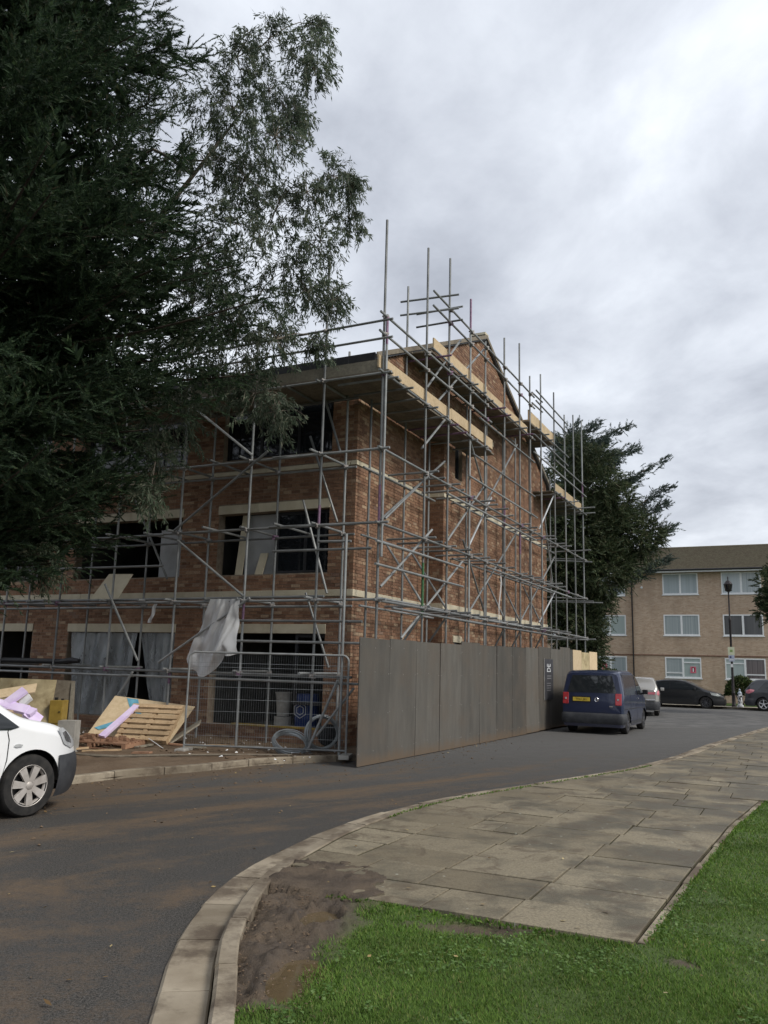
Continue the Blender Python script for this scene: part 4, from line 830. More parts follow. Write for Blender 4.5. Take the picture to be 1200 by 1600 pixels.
bk=thing('grey_bucket','dull grey bucket beside the blue drum inside the ground-floor opening','bucket',tuple(LP(1.95,-.5,.27))); m=MB(); m.lathe([(0,0),(.14,0),(.18,.5),(.19,.5),(.19,.53),(.175,.53),(.15,.1)],LP(1.95,-.5,.62),UP,14); m.lathe([(0,0),(.2,0),(.2,.34),(0,.34)],LP(1.95,-.5,.27),UP,14); m.build('body',MT['concrete'],bk,smooth=True); m=MB(); m.path([LP(1.95+.18*math.cos(a),-.5,1.13+.1*math.sin(a)) for a in np.linspace(0,math.pi,9)],.006,5); m.build('handle',MT['black'],bk)
m=MB(); m.bb(-.02,.12,.75,3.0,.402,.44); tag(m.build('yellow_plank',MT['yellow']),'dull yellow plank laid on the sill of the opening behind the mesh fence','plank')
# loose timber offcuts
for k,(x,y,a,l) in enumerate(((-5.1,15.9,.3,.7),(-4.6,16.9,1.2,.5),(-3.9,17.2,-.4,.8),(-5.6,16.1,.9,.4),(-3.6,16.9,.2,.45),(-4.3,15.7,-.2,.35),(-3.3,17.4,.6,.9),(-2.6,17.3,-.3,.6),(-5.9,17.3,.1,.9))):
    X_=Vector((math.cos(a),math.sin(a),random.uniform(-.06,.06))).normalized(); Y_=UP.cross(X_).normalized(); m=MB(); m.box((x,y,.125),(l,.05+.04*(k%3),.03),X_,Y_,X_.cross(Y_)); tag(m.build('timber_offcut',(MT['pallet'],MT['greywood'],MT['redpallet'])[k%3]),('short pale timber offcut','short grey timber offcut','short reddish timber offcut')[k%3]+' lying loose on the mud between pallets and building','timber','loose timber offcuts on the mud')
# rubble and scraps over the mud
def rock(mb,c,r):
    c=Vector(c); vs=[]
    for i in range(5): a=2*math.pi*i/5+random.uniform(-.4,.4); k=r*random.uniform(.7,1.25); vs.append(c+Vector((k*math.cos(a),k*math.sin(a),random.uniform(-.35,.3)*r)))
    vs+=[c+Vector((random.uniform(-.3,.3)*r,random.uniform(-.3,.3)*r,r*random.uniform(.45,.8))),c-UP*r*.5]; mb.add(vs,[(i,(i+1)%5,5) for i in range(5)]+[((i+1)%5,i,6) for i in range(5)])
m=MB(); m2=MB()
for k in range(900):
    tt_=random.uniform(-.5,8); o=random.uniform(.1,3.2); p=LP(tt_,o,.0); r=abs(random.gauss(0,.018))+.008; rock(m if random.random()<.88 else m2,p+UP*(.10+r*.2),r)
tag(m.build('mud_clods',MT['earth']),'clods of earth scattered over the muddy verge','clods',kind='stuff'); tag(m2.build('plaster_bits',MT['paper']),'white bits of plaster scattered over the muddy verge','debris',kind='stuff')
# ================================================================== vehicles
def paint(name,c,flake=.25,coat=.6,dirt=(.10,.08,.06),da=.25):
    n=NT(name); col=n.mix(n.ramp(n.noise(3,5),[(.5,0.),(.8,da)]),c,dirt); z_=n.N('ShaderNodeSeparateXYZ'); n.L(n.pos,z_.inputs[0])
    low=n.math('ADD',n.math('SUBTRACT',.75,z_.outputs[2]),n.math('MULTIPLY_ADD',n.noise(6,5),.5,-.25)); col=n.mix(n.ramp(low,[(.1,0.),(.6,.45)]),col,dirt)
    return n.fin(col,n.math('MULTIPLY_ADD',n.noise(5,4),.15,.28),flake,.5,Coat_Weight=coat,Coat_Roughness=.08)
MT['red']=simple('red_lens',(.35,.02,.025),(.45,.04,.05),9,.15,0,spec=.6); MT['pinkred']=simple('pale_red_lens',(.5,.12,.16),(.62,.25,.28),9,.15,0,spec=.6); MT['clearlens']=simple('clear_lens',(.5,.52,.54),(.8,.82,.84),9,.08,0,spec=.8,metal=.4)
MT['plate']=simple('yellow_plate',(.58,.42,.05),(.66,.48,.07),9,.5,0); MT['chrome']=simple('chrome',(.7,.7,.72),(.8,.8,.82),9,.12,0,metal=.9); MT['alloy']=simple('dusty_hubcap',(.36,.33,.30),(.52,.49,.46),7,.5,.1,metal=.35); MT['darkalloy']=simple('dark_alloy',(.06,.06,.065),(.1,.1,.11),7,.4,0,metal=.6); MT['brightalloy']=simple('bright_alloy',(.6,.6,.62),(.75,.75,.77),7,.3,0,metal=.7)
MT['greyplastic']=simple('grey_bumper_plastic',(.032,.034,.039),(.055,.057,.062),6,.6,.1)
MT['carglass']=glassy('car_glass',(.018,.021,.024),.03)
class Car:
    """body lofted over stations along x; side surface y=W(x,z); all patches sit on the same surface"""
    def __init__(s,root,L,W,prof,belt,tumble,wheels,wr,arch,xr,xf,zb=.2,rear_sh=lambda z:0,front_sh=lambda z:0,tr=.10,nose=(.55,.30),tail=(.35,.12),smooth=7):
        s.root=root; s.L=L; s.hw=W/2; s.belt=belt; s.tum=tumble; s.wh=wheels; s.wr=wr; s.ar=arch; s.xr=xr; s.xf=xf; s.zb=zb; s.rs=rear_sh; s.fs=front_sh; s.tr=tr; s.nose=nose; s.tail=tail
        xs=np.linspace(xr,xf,400); zt=np.interp(xs,[p[0] for p in prof],[p[1] for p in prof]); k=np.ones(smooth*4+1)/(smooth*4+1); zp=np.pad(zt,smooth*2,mode='edge'); s.xs=xs; s.zt=np.convolve(zp,k,'valid'); s.H=s.zt.max()
    def top(s,x): return float(np.interp(x,s.xs,s.zt))
    def w(s,x):
        ln,an=s.nose; lt,at_=s.tail; r=1.0
        if x>s.xf-ln: u=(x-(s.xf-ln))/ln; r-=an*u**2.6
        if x<s.xr+lt: u=((s.xr+lt)-x)/lt; r-=at_*u**3
        return s.hw*r
    def W(s,x,z):
        y=s.w(x)
        if z<.55: y-=.05*((.55-z)/.4)**2
        if z>s.belt: y-=s.tum*((z-s.belt)/(s.H-s.belt))**1.25
        return y
    def dx(s,x,z):
        a=max(0,min(1,(x-(s.xf-.9))/.9)); b=max(0,min(1,((s.xr+.8)-x)/.8)); return x+s.fs(z)*a*a*(3-2*a)+s.rs(z)*b*b*(3-2*b)
    def bot(s,x):
        z=s.zb
        for xw in s.wh:
            d=abs(x-xw)
            if d<s.ar: z=max(z,s.wr*.95+math.sqrt(s.ar**2-d**2)-.0)
        return z
    def S(s,x,z,sd=1,off=0): return Vector((s.dx(x,z),sd*(s.W(x,z)+off),z))
    def E(s,y,z,rear=True,off=0):
        x=s.xr if rear else s.xf; return Vector((s.dx(x,z)+(-off if rear else off),y,z))
    def T(s,x,u,off=0):
        """roof point, u=-1..1 across"""
        zt=s.top(x); e=s.W(x,zt)-s.tr*.55; return Vector((s.dx(x,zt-.03),u*e,zt-.035*abs(u)**3+off))
    def body(s,mat,nk=16):
        st=sorted(set([round(v,4) for v in np.linspace(s.xr,s.xf,70)]+[round(xw+s.ar*math.cos(a),4) for xw in s.wh for a in np.linspace(.0,math.pi,17)])); rows=[]
        for x in st:
            zb=s.bot(x); zt=s.top(x); zt=max(zt,zb+.05); r=min(s.tr,(zt-zb)*.4); half=[]
            for k in range(nk): z=zb+(zt-r-zb)*k/(nk-1); half.append((s.W(x,z),z))
            y0=s.W(x,zt-r)
            for k in range(1,5): a=k/4*math.pi/2; half.append((y0-(r-r*math.cos(a))*1.0-0,zt-r+r*math.sin(a)))
            ye=half[-1][0]
            for k in range(1,5): half.append((ye*(1-k/4),zt+.015*(1-(1-k/4)**2)))
            full=[Vector((s.dx(x,z),y,z)) for y,z in half]+[Vector((s.dx(x,z),-y,z)) for y,z in half[-2::-1]]; rows.append(full)
        m=MB(); m.grid(rows); n=len(rows[0])
        for row in (rows[0],rows[-1]):
            h=n//2; b=len(m.v); m.v.extend(row)
            for j in range(h): m.f.append((b+j,b+j+1,b+n-2-j,b+n-1-j) if j<h-1 else (b+j,b+j+1,b+n-1-j))
        bm_=m; o=bm_.build('body',mat,s.root,local=True,smooth=True)
        bm=bmesh.new(); bm.from_mesh(o.data); bmesh.ops.remove_doubles(bm,verts=bm.verts,dist=.0005); bmesh.ops.recalc_face_normals(bm,faces=bm.faces); bm.to_mesh(o.data); bm.free(); o.data.polygons.foreach_set('use_smooth',[True]*len(o.data.polygons)); o.data.set_sharp_from_angle(angle=math.radians(35)); s.o=o
        u=MB(); u.box(((s.xr+s.xf)/2,0,s.zb+.22),(s.L*.86,s.hw*1.25,.36)); u.box(((s.xr+s.xf)/2,0,s.zb+.05),(s.L*.92,s.hw*1.5,.06))
        for xw in s.wh: u.box((xw,0,.55),(s.ar*1.7,s.hw*1.1,.5))
        u.build('underbody',MT['black'],s.root,local=True); return o
    def side(s,poly,name,mat,sd=1,off=.006,parent=None,n=14,mz=6):
        """x-monotone polygon in (x,z) laid on the side"""
        xs=[p[0] for p in poly]; x0,x1=min(xs),max(xs); rows=[]
        for i in range(n+1):
            x=x0+(x1-x0)*i/n; x=min(max(x,x0+1e-4),x1-1e-4); zs=[]
            for (a,b) in zip(poly,poly[1:]+poly[:1]):
                if (a[0]-x)*(b[0]-x)<=0 and abs(a[0]-b[0])>1e-9: zs.append(a[1]+(b[1]-a[1])*(x-a[0])/(b[0]-a[0]))
            lo,hi=min(zs),max(zs); rows.append([s.S(x,lo+(hi-lo)*k/mz,sd,off) for k in range(mz+1)])
        m=MB(); m.grid(rows); return m.build(name,mat,parent or s.root,local=True,smooth='all',fixn=False)
    def roofp(s,x0,x1,u0,u1,name,mat,off=.006,parent=None,n=12,nu=10,taper=0):
        m=MB(); m.grid([[s.T(x0+(x1-x0)*i/n,(u0+(u1-u0)*j/nu)*(1-taper*(1-i/n)),off) for j in range(nu+1)] for i in range(n+1)]); return m.build(name,mat,parent or s.root,local=True,smooth='all',fixn=False)
    def end(s,poly,name,mat,rear=True,off=.006,parent=None,th=0,n=10):
        ys=[p[0] for p in poly]; y0,y1=min(ys),max(ys); rows=[]
        for i in range(n+1):
            y=y0+(y1-y0)*i/n; y=min(max(y,y0+1e-4),y1-1e-4); zs=[a[1]+(b[1]-a[1])*(y-a[0])/(b[0]-a[0]) for a,b in zip(poly,poly[1:]+poly[:1]) if (a[0]-y)*(b[0]-y)<=0 and abs(a[0]-b[0])>1e-9]
            lo,hi=min(zs),max(zs); rows.append([s.E(y,lo+(hi-lo)*k/6,rear,off) for k in range(7)])
        m=MB(); m.grid(rows)
        return m.build(name,mat,parent or s.root,local=True,smooth='all',fixn=False)
    def wrap(s,x0,z0,z1,name,mat,rear=True,off=.012,bul=.03,rows_=8,parent=None):
        """bumper band round an end"""
        rows=[]
        for k in range(rows_+1):
            z=z0+(z1-z0)*k/rows_; b=off+bul*math.sin(math.pi*k/rows_)**.6; xe=s.xr if rear else s.xf; xs_=np.linspace(x0,xe,14); line=[s.S(x,z,1,b) for x in xs_]; ye=s.W(xe,z)
            line[-1]=s.E(ye,z,rear,b)+Vector((0,b*.6,0)); line+=[s.E(ye*(1-2*t),z,rear,b+(0 if rear else .0)) for t in np.linspace(.06,.94,12)]; e=s.E(-ye,z,rear,b); e.y-=b*.6; line.append(e); line+=[s.S(x,z,-1,b) for x in xs_[::-1][1:]]; rows.append(line)
        m=MB(); m.grid(rows); return m.build(name,mat,parent or s.root,local=True,smooth='all',fixn=False)
    def seam(s,pts,sd=1,name='door_seam',r=.006,parent=None):
        m=MB(); m.path([s.S(x,z,sd,.001) for x,z in pts],r,4); return m.build(name,MT['black'],parent or s.root,local=True)
    def wheel(s,x,sd,mat,spokes=7,tw=.2,style='plate',steer=0):
        R=s.wr; y0=s.hw-.03; c=Vector((x,sd*(y0-tw/2),R)); ax=Vector((math.sin(steer)*-sd,sd*math.cos(steer),0)); x_,y_,d=frame_of(ax)
        m=MB(); m.lathe([(R*.60,tw*.5),(R*.66,tw*.52),(R*.80,tw*.53),(R*.93,tw*.5),(R*.985,tw*.40),(R,tw*.25),(R,-tw*.25),(R*.98,-tw*.4),(R*.9,-tw*.5),(R*.6,-tw*.5)],c,ax,36); w=m.build('wheel',MT['rubber'],s.root,local=True,smooth=True); 
        ri=R*.655; m=MB(); m.lathe([(ri*.86,tw*.33),(ri*.9,tw*.46),(ri*.97,tw*.51),(ri*1.0,tw*.53),(ri*1.03,tw*.51)],c,ax,36); m.lathe([(0,tw*.54),(ri*.16,tw*.53),(ri*.23,tw*.47),(ri*.25,tw*.36)],c,ax,20)
        for k in range(spokes):
            a=2*math.pi*k/spokes+.3; r_=x_*math.cos(a)+y_*math.sin(a); t_=-x_*math.sin(a)+y_*math.cos(a); wi,wo=(.13,.20) if style=='plate' else (.08,.11)
            p=[c+d*tw*.44+r_*ri*.2-t_*ri*wi,c+d*tw*.44+r_*ri*.2+t_*ri*wi,c+d*tw*.47+r_*ri*.95+t_*ri*wo,c+d*tw*.47+r_*ri*.95-t_*ri*wo]; m.hexa([q-d*.02 for q in p]+[q+d*.012 for q in p])
        m.build('rim',mat,w,local=True,smooth=True)
        m=MB(); m.lathe([(0,tw*.18),(ri*.9,tw*.2)],c,ax,24); m.build('brake_disc',MT['black'],w,local=True); return w
    def plate(s,y,z,txt,rear=True,parent=None,w=.52,h=.11):
        p=parent or s.root; c=s.E(y,z,rear,.022); d=-1 if rear else 1; m=MB(); m.box(c,(.012,w,h)); pl_=m.build('number_plate',MT['plate'],p,local=True); X_=Vector((0,-1 if rear else 1,0)); vs,fs=textmesh(txt,.1); mm=MB(); mm.add([c+Vector((d*.009,0,0))+X_*v.x*.82+UP*v.y*.95 for v in vs],fs); mm.build('lettering',MT['textdark'],pl_,local=True)
        m=MB(); m.box(c+Vector((-d*.008,0,0)),(.01,w+.06,h+.05)); m.build('plate_surround',MT['black'],p,local=True)
    def mirror(s,x,z,sd,mat):
        m=MB(); b=s.S(x,z,sd,0); m.box(b+Vector((0,sd*.12,.05)),(.09,.17,.14)); o=m.build('mirror',mat,s.root,local=True,bevel=.03); m=MB(); m.tube(b,b+Vector((0,sd*.1,.0)),.025,6); m.build('mirror_arm',MT['black'],o,local=True)
    def handle(s,x,z,sd,mat,parent=None):
        m=MB(); p=s.S(x,z,sd,.02); m.box(p,(.16,.025,.03)); m.build('door_handle',mat,parent or s.root,local=True,bevel=.008)
def heading(phi): return math.radians(phi)
# ---- white panel van by the site kerb (only its front end is in view)
phi=57; d=Vector((math.cos(math.radians(phi)),math.sin(math.radians(phi)),0)); rgt=Vector((d.y,-d.x,0)); sc=1.09
fw_=Vector((-3.98,9.91,0)); org=fw_-d*1.30*sc-rgt*.86*sc
van=thing('panel_van','white panel van with dark bumper and spoked wheel trim parked at the site kerb','van',tuple(org),math.radians(phi),scale=sc)
prof=[(-2.15,1.5),(-2.1,1.64),(-1.5,1.68),(-.2,1.68),(.3,1.58),(.7,1.31),(1.06,1.05),(1.28,.985),(1.6,.935),(1.82,.865),(1.93,.80),(2.0,.735),(2.04,.69)]
c=Car(van,4.3,1.81,prof,.92,.17,(-1.40,1.30),.318,.385,-2.15,2.04,.20,front_sh=lambda z:-.10*max(0,(z-.6))*1.0-.05*max(0,.35-z),tr=.12,nose=(.80,.36))
MT['whitevan']=paint('white_van_paint',(.80,.81,.82),0,.5,(.42,.40,.36),.06); c.body(MT['whitevan'])
for sd in (1,-1):
    dr_=c.side([(-.35,.34),(.88,.34),(.93,.7),(.90,.88),(.86,.91),(-.35,.91)],'door',MT['whitevan'],sd,.004)
    c.side([(-.28,.94),(1.0,.90),(1.09,.925),(.62,1.24),(.3,1.44),(-.28,1.50)],'side_window',MT['carglass'],sd,.008)
    c.seam([(.93,.36),(.985,.6),(.99,.8),(.965,.88),(.97,.90)],sd); c.seam([(-.35,.34),(-.36,.9),(-.33,1.5)],sd); c.handle(-.2,.82,sd,MT['whitevan'])
    c.side([(1.60,.885),(1.72,.71),(1.88,.655),(2.0,.665),(1.96,.735),(1.80,.83),(1.68,.895)],'headlight',MT['clearlens'],sd,.012)
    c.side([(1.68,.84),(1.76,.74),(1.88,.71),(1.86,.76),(1.74,.855)],'headlight_reflector',MT['chrome'],sd,.016)
    c.side([(1.045,.735),(1.08,.72),(1.14,.725),(1.15,.745),(1.10,.757),(1.06,.752)],'side_repeater',MT['clearlens'],sd,.012)
    c.mirror(.45,1.0,sd,MT['black'])
    for x,k in ((1.30,0),(-1.40,0)): c.wheel(x,sd,MT['alloy'],7)
    c.side([(-.95,.28),(.88,.28),(.88,.34),(-.95,.34)],'sill_trim',MT['greyplastic'],sd,.012)
c.roofp(.42,1.10,-.92,.92,'windscreen',MT['carglass'],.01); c.wrap(1.64,.165,.60,'front_bumper',MT['greyplastic'],False,.010,.03); c.wrap(-1.85,.24,.56,'rear_bumper',MT['greyplastic'],True)
c.end([(-.45,.62),(.45,.62),(.42,.72),(-.42,.72)],'grille',MT['black'],False,.02)
for y in (-.6,.6): c.end([(y-.2,.9),(y+.2,.9),(y+.18,1.42),(y-.18,1.42)],'rear_window',MT['carglass'],True)
for sd in (1,-1): c.side([(-2.13,.75),(-1.98,.75),(-1.98,1.25),(-2.13,1.25)],'tail_light',MT['red'],sd)
# ---- dark blue car-derived van
phi=63.2; d=Vector((math.cos(math.radians(phi)),math.sin(math.radians(phi)),0)); rgt=Vector((d.y,-d.x,0)); org=Vector((7.36,25.25,0))+d*1.38-rgt*.84
bv=thing('panel_van','dark navy blue van with yellow plate parked close to the dark hoarding','van',tuple(org),math.radians(phi))
prof=[(-2.2,1.70),(-2.12,1.79),(-1.4,1.83),(-.1,1.83),(.45,1.72),(.95,1.36),(1.2,1.17),(1.45,1.10),(1.85,.98),(2.1,.82),(2.2,.7)]
c=Car(bv,4.4,1.80,prof,1.06,.15,(-1.38,1.30),.32,.38,-2.2,2.2,.21,rear_sh=lambda z:.14*max(0,z-.9)/.9,tr=.13,tail=(.22,.06),nose=(.8,.3))
MT['navy']=paint('navy_blue_paint',(.005,.013,.050),.15,.6,(.05,.045,.045),.12); c.body(MT['navy'])
tg=c.end([(-.80,.62),(.80,.62),(.76,1.72),(-.76,1.72)],'tailgate',MT['navy'],True,.004)
c.end([(-.72,1.18),(.72,1.18),(.70,1.25),(.66,1.68),(-.66,1.68),(-.70,1.25)],'rear_window',MT['carglass'],True,.014,parent=tg)
c.plate(.30,.985,'YH61 JBU',True,tg,.50,.11)
em=MB(); em.lathe([(.045,0),(.06,.006),(.065,.0)],c.E(-.14,.985,True,.012),(-1,0,0),18); em.path([c.E(-.14+y,.985+z,True,.016) for y,z in ((-.035,.035),(-.018,-.03),(0,.012),(.018,-.03),(.035,.035))],.006,4); em.build('round_emblem',MT['chrome'],tg,local=True,smooth=True)
em=MB(); em.box(c.E(-.56,.80,True,.012),(.006,.10,.03)); em.build('badge',MT['chrome'],tg,local=True)
for sd in (1,-1):
    lb=MB()
    y=sd*.80; lb.hexa([c.E(y+sd*(-.12),.84,True,.028),c.E(y+sd*.055,.84,True,.015),c.E(y+sd*.055,.84,True,-.12),c.E(y-sd*.1,.84,True,-.08)]+[c.E(y+sd*(-.12),1.17,True,.028),c.E(y+sd*.055,1.17,True,.015),c.E(y+sd*.05,1.17,True,-.12),c.E(y-sd*.1,1.17,True,-.08)]); tl_=lb.build('tail_light',MT['red'],bv,local=True,bevel=.012)
    lb=MB(); lb.box(c.E(y-sd*.035,1.0,True,.024),(.012,.05,.05)); lb.build('indicator_lens',MT['clearlens'],tl_,local=True)
    dr_=c.side([(.05,.36),(1.0,.36),(1.02,1.0),(.98,1.07),(.05,1.09)],'door',MT['navy'],sd,.004); c.handle(.18,1.0,sd,MT['chrome'],dr_)
    c.side([(.12,1.12),(1.03,1.09),(.62,1.50),(.40,1.66),(.12,1.70)],'side_window',MT['carglass'],sd,.008); c.side([(-1.92,1.13),(.0,1.12),(.0,1.70),(-1.80,1.72)],'side_window',simple('tinted_panel_glass',(.012,.016,.03),(.016,.02,.036),5,.12,0,spec=.5),sd,.008)
    c.seam([(.04,.36),(.04,1.1),(.07,1.72)],sd); c.seam([(-1.0,.42),(-1.0,1.1),(-.96,1.72)],sd); c.seam([(-1.95,.72),(-1.7,.73),(1.5,.70)],sd,'rub_strip',.012); c.seam([(1.02,.4),(1.08,1.08)],sd)
    c.mirror(.93,1.14,sd,MT['black'])
    for x in (1.30,-1.38): c.wheel(x,sd,MT['darkalloy'],6)
    c.side([(-.95,.27),(.88,.27),(.88,.36),(-.95,.36)],'sill_trim',MT['greyplastic'],sd,.010)
    c.side([(1.75,.75),(2.0,.70),(2.1,.78),(1.85,.98),(1.7,.98)],'headlight',MT['clearlens'],sd,.01)
c.wrap(-1.8,.30,.60,'rear_bumper',MT['greyplastic'],True,.012,.04); c.wrap(1.72,.24,.6,'front_bumper',MT['greyplastic'],False,.01,.02); c.roofp(.48,1.16,-.92,.92,'windscreen',MT['carglass'],.01)
# ---- silver crossover ahead of it
phi=71; d=Vector((math.cos(math.radians(phi)),math.sin(math.radians(phi)),0)); rgt=Vector((d.y,-d.x,0)); org=Vector((11.95,36.4,0))+d*1.30-rgt*.82
sv=thing('crossover_car','silver grey crossover car with pinkish tail lights parked ahead of the blue van','car',tuple(org),math.radians(phi))
def crossover(root,col,c2,plate_,alloy,lens):
    prof=[(-2.16,1.02),(-2.10,1.1),(-1.92,1.36),(-1.66,1.56),(-1.2,1.60),(-.2,1.60),(.3,1.50),(.95,1.15),(1.2,1.05),(1.8,.96),(2.05,.82),(2.17,.7)]
    c=Car(root,4.33,1.80,prof,.98,.24,(-1.30,1.33),.345,.405,-2.16,2.17,.24,rear_sh=lambda z:.0,tr=.11,tail=(.35,.15),nose=(.8,.32)); c.body(col)
    c.roofp(-2.03,-1.70,-.80,.80,'rear_window',MT['carglass'],.012); c.roofp(-1.66,-1.56,-.7,.7,'spoiler',col,.02); c.roofp(.36,1.0,-.9,.9,'windscreen',MT['carglass'],.012)
    c.wrap(-1.75,.26,.62,'rear_bumper',c2,True,.012,.035); c.wrap(1.75,.24,.5,'front_bumper',c2,False,.01,.02)
    if plate_: c.plate(0,.86,plate_,True,None,.50,.11)
    m=MB(); m.box(c.E(0,.96,True,.012),(.02,.9,.03)); m.build('chrome_strip',MT['chrome'],root,local=True); m=MB(); m.box(c.E(0,.665,True,.03),(.03,1.5,.05)); m.build('skid_strip',MT['chrome'] if plate_ else c2,root,local=True,bevel=.01)
    for sd in (1,-1):
        c.side([(-2.13,.90),(-1.98,.86),(-1.72,.98),(-1.70,1.06),(-1.9,1.10),(-2.12,1.02)],'tail_light',lens,sd,.012); y=sd*.62; c.end([(y-.17,.90),(y+.13,.90),(y+.13,1.0),(y-.17,1.0)] if sd>0 else [(y-.13,.90),(y+.17,.90),(y+.17,1.0),(y-.13,1.0)],'tail_light',lens,True,.012)
        c.side([(-1.55,1.06),(-.62,1.02),(-.62,1.46),(-1.2,1.46)],'side_window',MT['carglass'],sd,.008); c.side([(-.55,1.02),(.98,1.00),(.55,1.28),(.2,1.44),(-.55,1.47)],'side_window',MT['carglass'],sd,.008)
        dr_=c.side([(-.58,.36),(.9,.36),(.95,.97),(-.58,.99)],'door',col,sd,.004); c.handle(-.4,.9,sd,col,dr_); dr_=c.side([(-1.0,.45),(-.61,.36),(-.61,.99),(-1.35,1.0),(-1.3,.8)],'door',col,sd,.004); c.handle(-1.15,.92,sd,col,dr_)
        c.side([(-.88,.26),(.9,.26),(.9,.36),(-.88,.36)],'sill_trim',c2,sd,.01); c.mirror(.78,1.03,sd,col); c.side([(1.75,.72),(2.05,.68),(2.1,.76),(1.8,.90),(1.7,.88)],'headlight',MT['clearlens'],sd,.01)
        for x in (-1.30,1.33): c.wheel(x,sd,alloy,5,style='spoke')
    return c
MT['silver']=paint('silver_paint',(.40,.39,.37),.5,.6,(.16,.14,.12),.2); c=crossover(sv,MT['silver'],MT['greyplastic'],'EY14 LHK',MT['brightalloy'],MT['pinkred'])
# ---- dark grey crossover at the far kerb
phi=-26.3; d=Vector((math.cos(math.radians(phi)),math.sin(math.radians(phi)),0)); rgt=Vector((d.y,-d.x,0)); org=B(32.25,-6.95)+d*1.30-rgt*(.85)
dv=thing('crossover_car','charcoal crossover car with bright spoked wheels at the far kerb beside the bush','car',tuple(org),math.radians(phi))
MT['charcoal']=paint('charcoal_paint',(.035,.038,.045),.3,.7,(.05,.05,.05),.1); crossover(dv,MT['charcoal'],MT['greyplastic'],None,MT['brightalloy'],MT['pinkred'])
# ---- black hatchback at the far kerb
org=B(32.2,-4.15)-d*1.32-rgt*.83
hb=thing('hatchback','low black hatchback parked at the far kerb in front of the pale brick flats','car',tuple(org),math.radians(phi))
prof=[(-2.2,.98),(-2.1,1.10),(-1.5,1.33),(-.9,1.45),(-.2,1.48),(.3,1.42),(.9,1.17),(1.3,.98),(1.85,.85),(2.1,.74),(2.22,.62)]
c=Car(hb,4.42,1.76,prof,.93,.24,(-1.36,1.32),.315,.37,-2.2,2.22,.17,tr=.11,nose=(.9,.36)); MT['blackcar']=paint('black_paint',(.010,.011,.013),.2,.8,(.03,.03,.03),.1); c.body(MT['blackcar'])
for sd in (1,-1):
    c.side([(-1.75,1.0),(-.5,.97),(-.5,1.35),(-1.1,1.32)],'side_window',MT['carglass'],sd,.008); c.side([(-.44,.97),(.98,.95),(.6,1.18),(.2,1.34),(-.44,1.36)],'side_window',MT['carglass'],sd,.008)
    c.side([(1.62,.72),(1.95,.66),(2.08,.70),(1.85,.80),(1.55,.86)],'headlight',MT['clearlens'],sd,.012); c.mirror(.80,.97,sd,MT['blackcar']); dr_=c.side([(-.46,.30),(.9,.30),(.95,.92),(-.46,.95)],'door',MT['blackcar'],sd,.004); c.handle(-.3,.85,sd,MT['blackcar'],dr_); dr_=c.side([(-1.0,.4),(-.5,.3),(-.5,.95),(-1.3,.97),(-1.25,.7)],'door',MT['blackcar'],sd,.004); c.handle(-1.1,.87,sd,MT['blackcar'],dr_); c.side([(-2.15,.8),(-1.9,.8),(-1.85,.98),(-2.1,.98)],'tail_light',MT['red'],sd)
    for x in (-1.36,1.32): c.wheel(x,sd,MT['darkalloy'],10,style='spoke')
c.roofp(.34,1.22,-.9,.9,'windscreen',MT['carglass'],.012); c.roofp(-1.95,-1.0,-.85,.85,'rear_window',MT['carglass'],.012); c.wrap(1.7,.18,.5,'front_bumper',MT['black'],False,.01,.02); c.wrap(-1.8,.2,.55,'rear_bumper',MT['black'],True)
# ================================================================== flats across the road and street furniture
sheet('pavement',[tuple(B(33.62,14).xy),tuple(B(35.3,14).xy),tuple(B(35.3,-60).xy),tuple(B(33.62,-60).xy)],.085,simple('far_pavement',(.30,.27,.22),(.40,.37,.31),2,.85,.2))
sheet('lawn',[tuple(B(35.3,14).xy),tuple(B(60,30).xy),tuple(B(60,-60).xy),tuple(B(35.3,-60).xy)],.07,MT['fargrass'])
sheet('lawn',[tuple(B(14.5,1.0).xy),tuple(B(14.5,30).xy),tuple(B(27.9,30).xy),tuple(B(27.9,1.5).xy),tuple(B(25,-1.3).xy),tuple(B(20,-1.6).xy)],.05,MT['fargrass'])
n=NT('buff_brick'); tb=n.N('ShaderNodeTexBrick'); 
mp=n.N('ShaderNodeMapping'); mp.inputs['Rotation'].default_value=(math.radians(90),0,0)
cx_=n.N('ShaderNodeVectorMath',operation='DOT_PRODUCT'); cx_.inputs[1].default_value=tuple(EL); n.L(n.pos,cx_.inputs[0]); sp_=n.N('ShaderNodeSeparateXYZ'); n.L(n.pos,sp_.inputs[0]); cc_=n.N('ShaderNodeCombineXYZ'); n.L(cx_.outputs['Value'],cc_.inputs[0]); n.L(sp_.outputs[2],cc_.inputs[1]); n.L(cc_.outputs[0],tb.inputs['Vector'])
tb.inputs['Scale'].default_value=1; tb.inputs['Brick Width'].default_value=.225; tb.inputs['Row Height'].default_value=.075; tb.inputs['Mortar Size'].default_value=.007; tb.inputs['Color1'].default_value=(.45,.325,.23,1); tb.inputs['Color2'].default_value=(.54,.415,.31,1); tb.inputs['Mortar'].default_value=(.42,.355,.29,1); tb.inputs['Bias'].default_value=-.1
c_=n.mix(n.ramp(n.noise(6,5,vec=n.map((1,1,2.5))),[(.52,0.),(.75,.5)]),tb.outputs[0],(.20,.125,.085)); c_=n.mix(n.ramp(n.noise(.5,5,vec=n.map((2,2,.5))),[(.48,0.),(.68,.35)]),c_,(.22,.155,.11)); n.bump(tb.outputs['Fac'],.3,-.01); MT['buff']=n.fin(c_,.9,0,.15)
SN=40.66
fl=thing('flats_building','three-storey buff brick flats with white windows and mossy tiled roof across the road','building',tuple(B(SN,-3,0)))
def NP(t,o,z): return B(SN-o,t,z)
